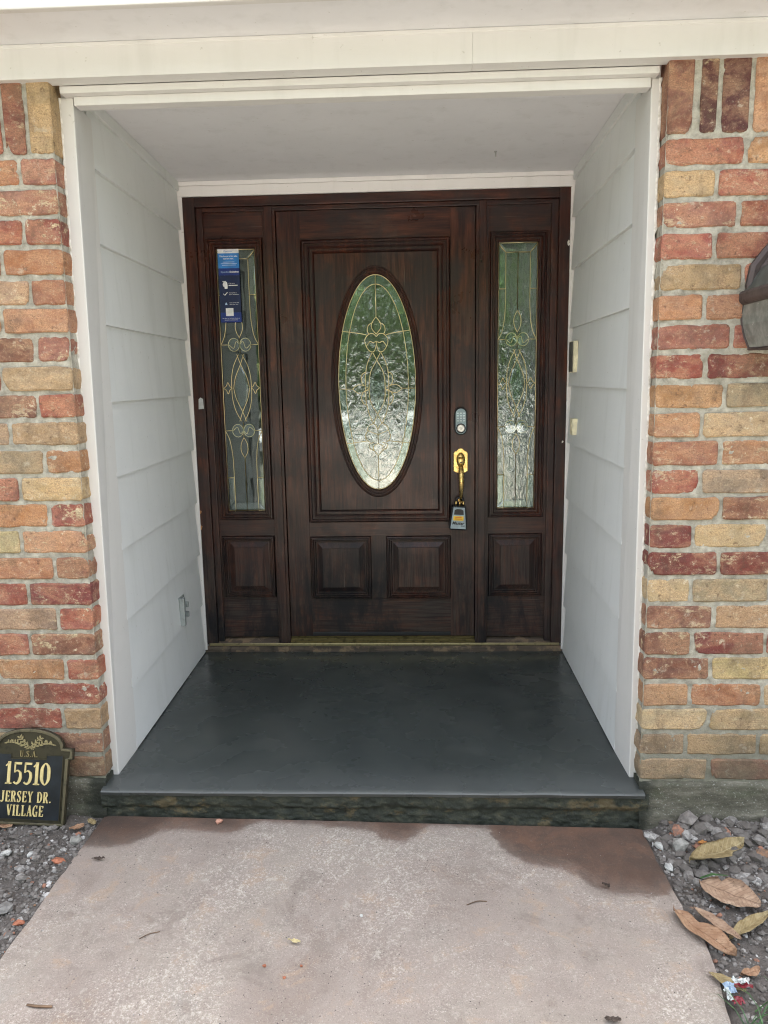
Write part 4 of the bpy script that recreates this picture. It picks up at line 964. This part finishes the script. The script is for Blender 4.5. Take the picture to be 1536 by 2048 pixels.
for x in (lx-.015, lx+.003, lx+.020): m.tube([(x,YD-.046,.730),(x,YD-.046,.752)], .0045, 10)
m.build('shackle_sleeve', BRASS, lb, smooth=True)

# ---- number plaque leaning on the brick
PQ = thing('number_plaque', 'black and bronze house number plaque leaning on the left brick wall', 'plaque', (-1.106, -.076, -.098), (math.radians(-13), math.radians(3.6), math.radians(2.0)))
def pq(m, name, mat_, smooth=False, bev=0):
    me = bpy.data.meshes.new(name); me.from_pydata(m.v, [], m.f); me.update(); me.materials.append(mat_); o = bpy.data.objects.new(name, me); COL.objects.link(o); o.parent = PQ
    if smooth: me.polygons.foreach_set('use_smooth', [True]*len(me.polygons))
    if bev:
        md = o.modifiers.new('bevel','BEVEL'); md.width = bev; md.segments = 2; md.limit_method = 'ANGLE'
    return o
half = [(0,0),(.122,0),(.122,.212),(.134,.214),(.134,.250),(.104,.252)]
archp = [(.104*math.cos(a), .252+.058*math.sin(a)**.9) for a in [math.radians(10+80*k/8) for k in range(9)]]
right = half[1:]+archp[:-1]+[(0,.310)]
out = right+[(-x, z) for x, z in right[::-1][1:]]
m = MB(); m.prism(out, -.010, 0); pq(m, 'plate', BRONZE, bev=.001)
m = MB(); m.ribbon(inset(out, .006), .0095, -.0155, -.010, closed=True); pq(m, 'rim', m_metal('rubbed_bronze_rim', (.17,.15,.10), .38, .75, .5, (.03,.03,.025)), bev=.0012)
fx, f0, f1 = .104, .018, .226
fld = [(-fx,f0),(fx,f0),(fx,f1),(.054,f1),(.054,f1-.014),(-.054,f1-.014),(-.054,f1),(-fx,f1)]
m = MB(); m.prism(fld, -.0112, -.0095); pq(m, 'field', BLACKFIELD)
m = MB(); m.ribbon(fld, .003, -.0128, -.0105, closed=True); pq(m, 'field_edge', BRONZE)
def centred(txt, z, h, ws, name, y0=-.0150, gap=.18):
    w = glyph_text(MB(), txt, 0, 0, h, ws, 0, 1, gap)-gap*h*ws; m = MB(); glyph_text(m, txt, -w/2, z, h, ws, y0, -.0108, gap); pq(m, name, GOLD)
centred('15510', .130, .072, .60, 'digits', gap=.10)
centred('JERSEY DR.', .074, .034, .64, 'lettering', gap=.16); centred('VILLAGE', .030, .034, .64, 'lettering', gap=.14)
w = glyph_text(MB(), 'U.S.A.', 0, 0, .019, .8, 0, 1, .16); m = MB(); glyph_text(m, 'U.S.A.', -w/2, .2185, .019, .8, -.0135, -.009, .16); pq(m, 'lettering', m_metal('pale_bronze_letter', (.38,.31,.16), .4, .7, .3))  # paler bronze for the tab lettering
m = MB(); rnd = random.Random(12)
for s in (-1, 1):
    st = catmull([(s*-.012,.243),(s*.018,.254),(s*.045,.264),(s*.066,.262)], 6); m.ribbon(st, .0022, -.0125, -.009)
    st2 = catmull([(s*-.006,.243),(s*.012,.262),(s*.030,.280)], 5); m.ribbon(st2, .0020, -.0125, -.009)
    for q, (x, z) in enumerate(st[4:]+st2[3:]):
        for d in (-1, 1):
            a = math.atan2(1, s)+d*rnd.uniform(.6,1.1); l = rnd.uniform(.010,.015)
            e = (x+l*math.cos(a), z+l*math.sin(a)*.8)
            if q % 2 == 0: m.ribbon([(x,z),((x+e[0])/2,(z+e[1])/2),e], [.001,.0046,.0008], -.0138, -.0095)
pq(m, 'olive_sprigs', m_metal('bronze_leaf', (.40,.34,.19), .42, .7, .3))

PQ.scale = (1.07, 1, 1.0)
# ---- wall lantern at the right
LT = thing('wall_lantern', 'dark bronze wall lantern with dusty glass on the right brick wall', 'lantern', (1.227, -.10, 1.38))
lx, ly = 1.227, -.095
bp_ = [(lx+s*x, z) for s, seq in ((1, [(.0,1.42),(.05,1.43),(.088,1.50),(.100,1.56),(.090,1.615),(.060,1.655),(.03,1.69),(0,1.70)]),) for x, z in seq]
bp_ = bp_ + [(2*lx-x, z) for x, z in bp_[::-1][1:-1]]
m = MB(); m.bprism(bp_, -.024, -.004, .010); m.build('back_plate', LANTERN, LT)
ins = inset(bp_, .022); m = MB(); m.bprism(ins, -.036, -.022, .008); m.build('back_boss', LANTERN, LT)
m = MB(); ap = catmull([(lx,-.03,1.60),(lx,-.06,1.66),(lx,-.10,1.70),(lx,ly,1.66)], 6); m.tube(ap, .014, 10); m.build('arm', LANTERN, LT, smooth=True)
m = MB(); m.tube([(lx,ly,1.64),(lx,ly,1.66),(lx,ly,1.69),(lx,ly,1.72),(lx,ly,1.75)], .03, 14, rad=[.062,.058,.042,.02,.012]); m.build('finial_cap', LANTERN, LT, smooth=True)
def sqr(h, z): return [(lx-h,ly-h,z),(lx+h,ly-h,z),(lx+h,ly+h,z),(lx-h,ly+h,z)]
RT = m_plain('lantern_roof_metal', (.075,.085,.078), .5, .3)
m = MB(); m.rings([sqr(.100,1.545), sqr(.094,1.556), sqr(.066,1.606), sqr(.055,1.612), sqr(.052,1.644)], cap0=True, cap1=True); m.build('roof', RT, LT, bevel=.003)
m = MB(); m.rings([sqr(.102,1.506), sqr(.112,1.516), sqr(.112,1.536), sqr(.104,1.546)], cap0=True, cap1=True); m.build('band', LANTERN, LT, bevel=.004)
prof = [(.098,1.506),(.100,1.480),(.098,1.45),(.091,1.415),(.081,1.383)]
m = MB(); m.rings([sqr(h, z) for h, z in prof], cap1=True); m.build('glass_body', LGLASS, LT)
for sx in (-1, 1):
    for sy in (-1, 1):
        m = MB(); m.tube([(lx+sx*h, ly+sy*h, z) for h, z in prof], .0042, 6); m.build('corner_bar', LANTERN, LT)
m = MB()
b4 = sqr(.082, 1.381); m.tube(b4, .0045, 6, closed=True); m.build('bottom_rim', LANTERN, LT)

# ---- outlet and bells
OT = thing('outlet', 'grey weatherproof outlet cover low on the left siding wall', 'outlet', (-.895, .92, .33))
xw = lwall(.92)+.006
m = MB(); m.box(xw, xw+.008, .875, .950, .262, .388); m.build('plate', STEEL, OT, bevel=.003)
m = MB(); m.box(xw+.0085, xw+.030, .872, .893, .262, .390); m.build('open_cover', STEEL, OT, bevel=.003)
for z in (.345, .300):
    m = MB(); m.box(xw+.0085, xw+.014, .902, .936, z-.016, z+.016); r = m.build('receptacle', STEEL, OT, bevel=.003)
    m = MB(); m.box(xw+.0145, xw+.030, .928, .940, z-.012, z+.012); m.build('hinged_flap', STEEL, OT, bevel=.002)
BL_ = thing('door_bell', 'tall dark faced door bell with cream edge on the right siding wall', 'door bell', (.90, 1.13, 1.34))
xw = rwall(1.12)-.012
m = MB(); m.box(xw-.016, xw+.003, 1.085, 1.172, 1.343, 1.478); m.build('housing', ALMOND, BL_, bevel=.002)
m = MB(); m.box(xw-.0185, xw-.0155, 1.100, 1.172, 1.346, 1.475); m.build('face_plate', BELLDARK, BL_)
B2 = thing('door_bell', 'small cream door bell button on the right siding wall below the dark one', 'door bell', (.90, 1.09, 1.07))
m = MB(); m.box(xw-.020, xw+.003, 1.056, 1.108, 1.070, 1.142); m.build('housing', ALMOND, B2, bevel=.003)
m = MB(); m.box(xw-.022, xw-.0195, 1.070, 1.094, 1.090, 1.122); m.build('push_button', ALMOND, B2, bevel=.002)
m = MB(); m.box(xw-.012, xw+.003, 1.109, 1.114, 1.072, 1.140); m.build('back_plate', BELLDARK, B2)

# ------------------------------------------------------------------ ground litter
m = MB(); rnd = random.Random(21)
def scatter(n, x0, x1, y0, y1, r0, r1, pw=2.2):
    for k in range(n):
        x = rnd.uniform(x0, x1); y = rnd.uniform(y0, y1); r = r0+(r1-r0)*rnd.random()**pw
        if -1.26 < x < -.97 and y > -.075: continue
        m.rock((x, y, soil_h(x, y)+r*.15), r, rnd.random(), .75)
scatter(5200, -1.9, -.87, -1.2, -.02, .0016, .007); scatter(900, -1.6, -.88, -1.0, -.03, .003, .016, 3)
scatter(5200, .905, 1.9, -1.2, -.02, .0016, .007); scatter(500, .905, 1.9, -1.0, -.03, .003, .014, 3); scatter(420, .91, 1.7, -.28, -.02, .008, .026, 1.6); scatter(160, .905, .99, -.5, -.08, .004, .012)
scatter(260, -.93, -.87, -.75, -.1, .003, .011); scatter(1500, -1.35, -.875, -.9, -.08, .003, .010, 1.6); scatter(1500, .905, 1.45, -.9, -.03, .003, .010, 1.6)
tag(m.build('gravel', STONES), 'loose grey gravel and crumbled soil along both sides of the walkway', 'gravel', kind='stuff')
def stone(name, label, x, y, r, mat_, seed, sq=.7, z=None):
    m = MB(); zz = (walk_z(x) if -.86 < x < .885 else soil_h(x, y)) if z is None else z
    m.rock((x, y, zz+r*sq*.6), r, seed, sq); return tag(m.build(name, mat_, loc=(x, y, zz)), label, 'stone' if name != 'brick_chip' else 'brick chip')
stone('stone', 'white rounded stone at the right walkway edge near the tan leaf', .918, -.217, .019, WHITEST, 3)
stone('stone', 'angular pale grey stone right of the walkway below the foundation', .975, -.135, .024, GREYST, 5, .9)
stone('stone', 'pale stone beside the wet corner of the walkway on the right', .918, -.120, .016, m_stone('pale_stone', (.48,.48,.45)), 8)
stone('stone', 'largest brown clod against the right foundation', 1.03, -.045, .034, CLOD, 11, .75)
stone('stone', 'flat white stone at the left edge of the photo below the plaque', -1.092, -.225, .026, WHITEST, 14, .4)
stone('stone', 'small white stone to the right of the flat white one on the left soil', -1.015, -.222, .012, WHITEST, 15, .5)
stone('stone', 'grey stone beside the left walkway edge near the wet patch', -.905, -.150, .019, GREYST, 17, .8)
stone('stone', 'rough grey clod on the left soil beside the middle of the walkway', -.955, -.475, .024, m_stone('grey_clod', (.26,.25,.235)), 19, .7)
stone('brick_chip', 'orange brick chip on the left soil near the walkway edge', -.905, -.265, .019, REDST, 23, .6)
stone('brick_chip', 'thin brick chip at the left walkway edge low in the photo', -.893, -.52, .014, REDST, 25, .5)
stone('pebble', 'round pink pebble on the wet concrete at the foot of the step', -.475, -.052, .013, PINKST, 27, .7)
for k, (x, y, l) in enumerate(((-.205,-.655,'left orange brick crumb of three on the lower walkway'),(-.115,-.652,'right orange brick crumb of three on the lower walkway'),(-.150,-.690,'lowest orange brick crumb of three on the middle walkway'))):
    stone('brick_chip', l, x, y, .006, REDST, 30+k, .6)
stone('pebble', 'small white pebble on the dry walkway right of centre', .020, -.470, .006, WHITEST, 41, .6)
m = MB(); rnd = random.Random(77)
for k in range(520):
    x = rnd.uniform(-.85,.87); y = rnd.uniform(-1.3,-.05); r = rnd.uniform(.0008,.0022)
    m.rock((x, y, walk_z(x)+r*.3), r, rnd.random(), .6)
tag(m.build('grit', STONES), 'fine dark and pale grit strewn over the walkway', 'grit', kind='stuff')

def leaf(name, label, c, ang, ln, wd, curl, mat_, seed, fold=.25, twist=0., lift=.01, stem=.02, notch=None):
    rnd = random.Random(seed); m = MB(); nu, nv = 22, 8; ca, sa = math.cos(ang), math.sin(ang)
    base_z = (walk_z(c[0]) if -.86 < c[0] < .885 else soil_h(c[0], c[1]))+.006
    def pt(u, v, off=0.):
        t_ = u*2-1; w = wd*.5*(math.sin(math.pi*min(1,max(0,u))**.85)**.75 if 0 < u < 1 else .0)
        s = (v*2-1); w *= 1+.10*fbm(u*5, s*2, seed)
        if notch and s*notch[2] > 0 and abs(u-notch[0]) < notch[1]: w *= 1-.55*(1-abs(u-notch[0])/notch[1])
        a = t_*ln/2; b = s*w
        z = lift+fold*abs(b) + curl*(t_**2)*ln*.5 + .006*fbm(u*4, s*2, seed+3) + twist*s*t_*wd*.5 + off
        return (c[0]+a, c[1]+b, base_z+max(.001, z))
    m.grid(nu, nv, pt)
    if stem: m.tube([pt(0,.5), (c[0]-(ln/2+stem), c[1], base_z+lift*.6+.002)], .0014, 5)
    o = m.build(name, mat_, loc=(c[0], c[1], base_z), smooth=True)
    md = o.modifiers.new('thick','SOLIDIFY'); md.thickness = .0009
    o.rotation_euler.z = ang
    return tag(o, label, 'leaf')
leaf('dry_leaf', 'curled tan leaf lying topmost on the right soil near the foundation', (1.07,-.185), .45, .220, .078, .10, LEAF_TAN, 1, .35, .30, .024, 0, (.72,.12,-1))
leaf('dry_leaf', 'broad pinkish brown leaf with holes and a split, on the right soil', (1.035,-.358), -.62, .160, .125, .04, LEAF_PINK, 2, .16, .12, .014, 0, (.3,.05,1))
leaf('dry_leaf', 'long brown leaf overhanging the right walkway edge', (.912,-.50), -1.02, .190, .072, .10, LEAF_BROWN, 3, .35, .25, .012, 0, (.35,.2,1))
leaf('dry_leaf', 'narrow folded ochre leaf at the right frame edge under the pinkish leaf', (1.045,-.468), .60, .180, .036, .03, LEAF_TAN, 4, .6, .2, .012, 0)
leaf('dry_leaf', 'second half of the split brown leaf beside the walkway edge', (.955,-.475), -1.0, .140, .034, .10, LEAF_PINK, 6, .5, .2, .018, 0)
leaf('dry_leaf', 'small rust leaf scrap low on the right soil', (.975,-.63), .3, .055, .026, .2, LEAF_BROWN, 8, .3, .3, .008, 0)
leaf('dry_leaf', 'orange leaf crumb left of the tan leaf on the right soil', (1.045,-.135), .2, .028, .018, .2, m_leaf('dry_leaf_orange', (.42,.18,.05), (.55,.27,.09), (.3,.12,.04)), 9, .3, .2, .014, 0)
leaf('dry_leaf', 'tan leaf blade lying by the wrapper at the lower right', (.905,-.665), -.7, .085, .030, .1, LEAF_TAN, 10, .3, .2, .008, 0)
leaf('dry_leaf', 'tiny pale leaf on the middle of the lower walkway', (-.142,-.578), -.25, .030, .010, .2, LEAF_PALE, 11, .3, .2, .003, .004)
leaf('dry_leaf', 'tiny dark leaf on the walkway by the left wet patch', (-.781,-.264), .1, .030, .012, .1, LEAF_DARK, 12, .2, .2, .002, .008)
leaf('dry_leaf', 'tiny dark curled leaf near the right wet patch', (.705,-.325), -.6, .022, .012, .3, LEAF_DARK, 13, .5, .2, .003, 0)
leaf('dry_leaf', 'dark flat leaf at the bottom right of the walkway', (.605,-.785), -.1, .036, .014, .1, LEAF_DARK, 14, .2, .1, .002, 0)
leaf('dry_leaf', 'rusty leaf under the plaque on the left soil', (-1.165,-.095), .1, .050, .030, .1, LEAF_BROWN, 15, .2, .2, .004, 0)
leaf('dry_leaf', 'tan leaf scrap at the foot of the left foundation corner', (-.885,-.075), -.6, .040, .022, .2, LEAF_TAN, 16, .3, .2, .012, 0)
leaf('dry_leaf', 'brown leaf scrap beside the plaque corner on the left gravel', (-.925,-.10), .5, .045, .026, .15, LEAF_BROWN, 17, .3, .3, .012, 0)
def twig(label, pts, r):
    m = MB(); q = catmull([(x, y, walk_z(x)+r+z) for x, y, z in pts], 4); m.tube(q, r, 5); tag(m.build('twig', TWIG, loc=pts[0][:2]+(walk_z(pts[0][0]),)), label, 'twig')
twig('short dark twig on the left half of the walkway', [(-.545,-.578,0),(-.525,-.562,.002),(-.500,-.550,0)], .0012)
twig('curved brown twig right of the walkway centre', [(.305,-.415,0),(.335,-.402,.003),(.362,-.398,0)], .0014)
twig('thick brown stick at the bottom left of the walkway', [(-.725,-.795,0),(-.70,-.800,.002),(-.665,-.798,0)], .0030)
m = MB(); rnd = random.Random(9)
for k in range(110):
    x = rnd.uniform(.89,1.15); y = rnd.uniform(-.90,-.735); a = rnd.uniform(0,6.28); l = rnd.uniform(.05,.12); z = soil_h(x, y); dx_, dy_ = math.cos(a), math.sin(a)
    P3 = [(x+dx_*l*t_, y+dy_*l*t_, z+.004+.05*math.sin(math.pi*min(1,t_*.8))*l/.1) for t_ in (0,.35,.7,1.)]
    for q in range(3):
        w0, w1 = .0022*(1-q/3.2), .0022*(1-(q+1)/3.2)
        (x0_,y0_,z0_),(x1_,y1_,z1_) = P3[q], P3[q+1]
        m.quad((x0_-dy_*w0,y0_+dx_*w0,z0_),(x0_+dy_*w0,y0_-dx_*w0,z0_),(x1_+dy_*w1,y1_-dx_*w1,z1_),(x1_-dy_*w1,y1_+dx_*w1,z1_))
tag(m.build('grass', GRASS), 'green grass tuft at the bottom right corner', 'grass', kind='stuff')
m = MB(); m.quad((.975,-.300,-.105),(.977,-.306,-.105),(1.01,-.305,-.095),(1.01,-.295,-.095)); m.quad((1.01,-.295,-.095),(1.01,-.305,-.095),(1.055,-.300,-.10),(1.055,-.297,-.10)); tag(m.build('grass_blade', GRASS), 'single green grass blade on the soil left of the pinkish leaf', 'grass blade')
# crumpled sweet wrapper
wr = thing('wrapper', 'crumpled red and white foil wrapper at the lower right walkway edge', 'wrapper', (.905, -.70, -.125))
def crumple(x0, x1, y0, y1, seed, mat_, name, zo=.012):
    m = MB(); m.grid(7, 5, lambda u, v: (x0+(x1-x0)*u+.004*fbm(u*3,v*3,seed), y0+(y1-y0)*v+.004*fbm(u*3,v*3,seed+4), -.122+zo+.014*abs(fbm(u*2.2,v*2.2,seed+9)))); m.build(name, mat_, wr)
crumple(.910,.945,-.690,-.672,1,FOIL_W,'white_panel',.016); crumple(.908,.950,-.698,-.691,2,FOIL_R,'red_edge',.014); crumple(.884,.908,-.715,-.685,3,FOIL_B,'blue_panel',.016); crumple(.888,.915,-.742,-.718,4,FOIL_R,'red_panel',.010); crumple(.878,.890,-.735,-.705,6,FOIL_W,'white_edge',.016)

# ------------------------------------------------------------------ trees over the street: they are what the door glass mirrors
def m_foliage():
    t = NT('tree_foliage'); r = t.n('ShaderNodeNewGeometry').outputs['Random Per Island']
    t.bsdf(t.ramp(r, [(0,(.045,.085,.028)),(.5,(.10,.16,.055)),(.85,(.15,.21,.075)),(1,(.26,.24,.09))]), .55, spec=.3); return t.m
FOL = m_foliage(); BARK = m_plain('tree_bark', (.10,.08,.06), .95, .4, 12, .1, .8)
m = MB(); rnd = random.Random(31); tr = MB()
spots = [(-24+k*4.2+rnd.uniform(-1,1), -25+rnd.uniform(-2,2), rnd.uniform(9,13), 2.6) for k in range(12)] + [(-22+k*4.4+rnd.uniform(-1,1), -30+rnd.uniform(-2,2), rnd.uniform(4,7), 2.6) for k in range(11)] + [(-5.2,-11.5,7.5,1.9), (4.4,-12.5,8.5,2.0)]
for x, y, h, sp_ in spots:
    tr.tube([(x,y,-.3),(x+.1,y,1.5),(x-.1,y,3),(x+.2,y,h*.6)], .2, 8, rad=[.3,.22,.18,.08])
    lo_ = 2.6 if y > -13 else (1.8 if h > 8 else .6)
    for c in range(15):
        cx_, cy_, cz_ = x+rnd.uniform(-sp_,sp_), y+rnd.uniform(-1.6,1.6), rnd.uniform(lo_, h); R_ = rnd.uniform(.9,1.6)
        for l in range(150):
            d = Vector((rnd.gauss(0,1),rnd.gauss(0,1),rnd.gauss(0,1))).normalized()*R_*rnd.uniform(.6,1.05); q = Vector((cx_,cy_,cz_))+d
            a = Vector((rnd.gauss(0,1),rnd.gauss(0,1),rnd.gauss(0,1))).normalized()*.24; b = a.cross(Vector((rnd.gauss(0,1),rnd.gauss(0,1),rnd.gauss(0,1)))).normalized()*.15
            m.quad(tuple(q-a), tuple(q+b), tuple(q+a), tuple(q-b))
wd_ = m.build('trees', FOL); tag(wd_, 'leafy trees in the yard and across the street, mirrored in the door glass', 'trees', kind='stuff'); tr.build('trunks', BARK, wd_)
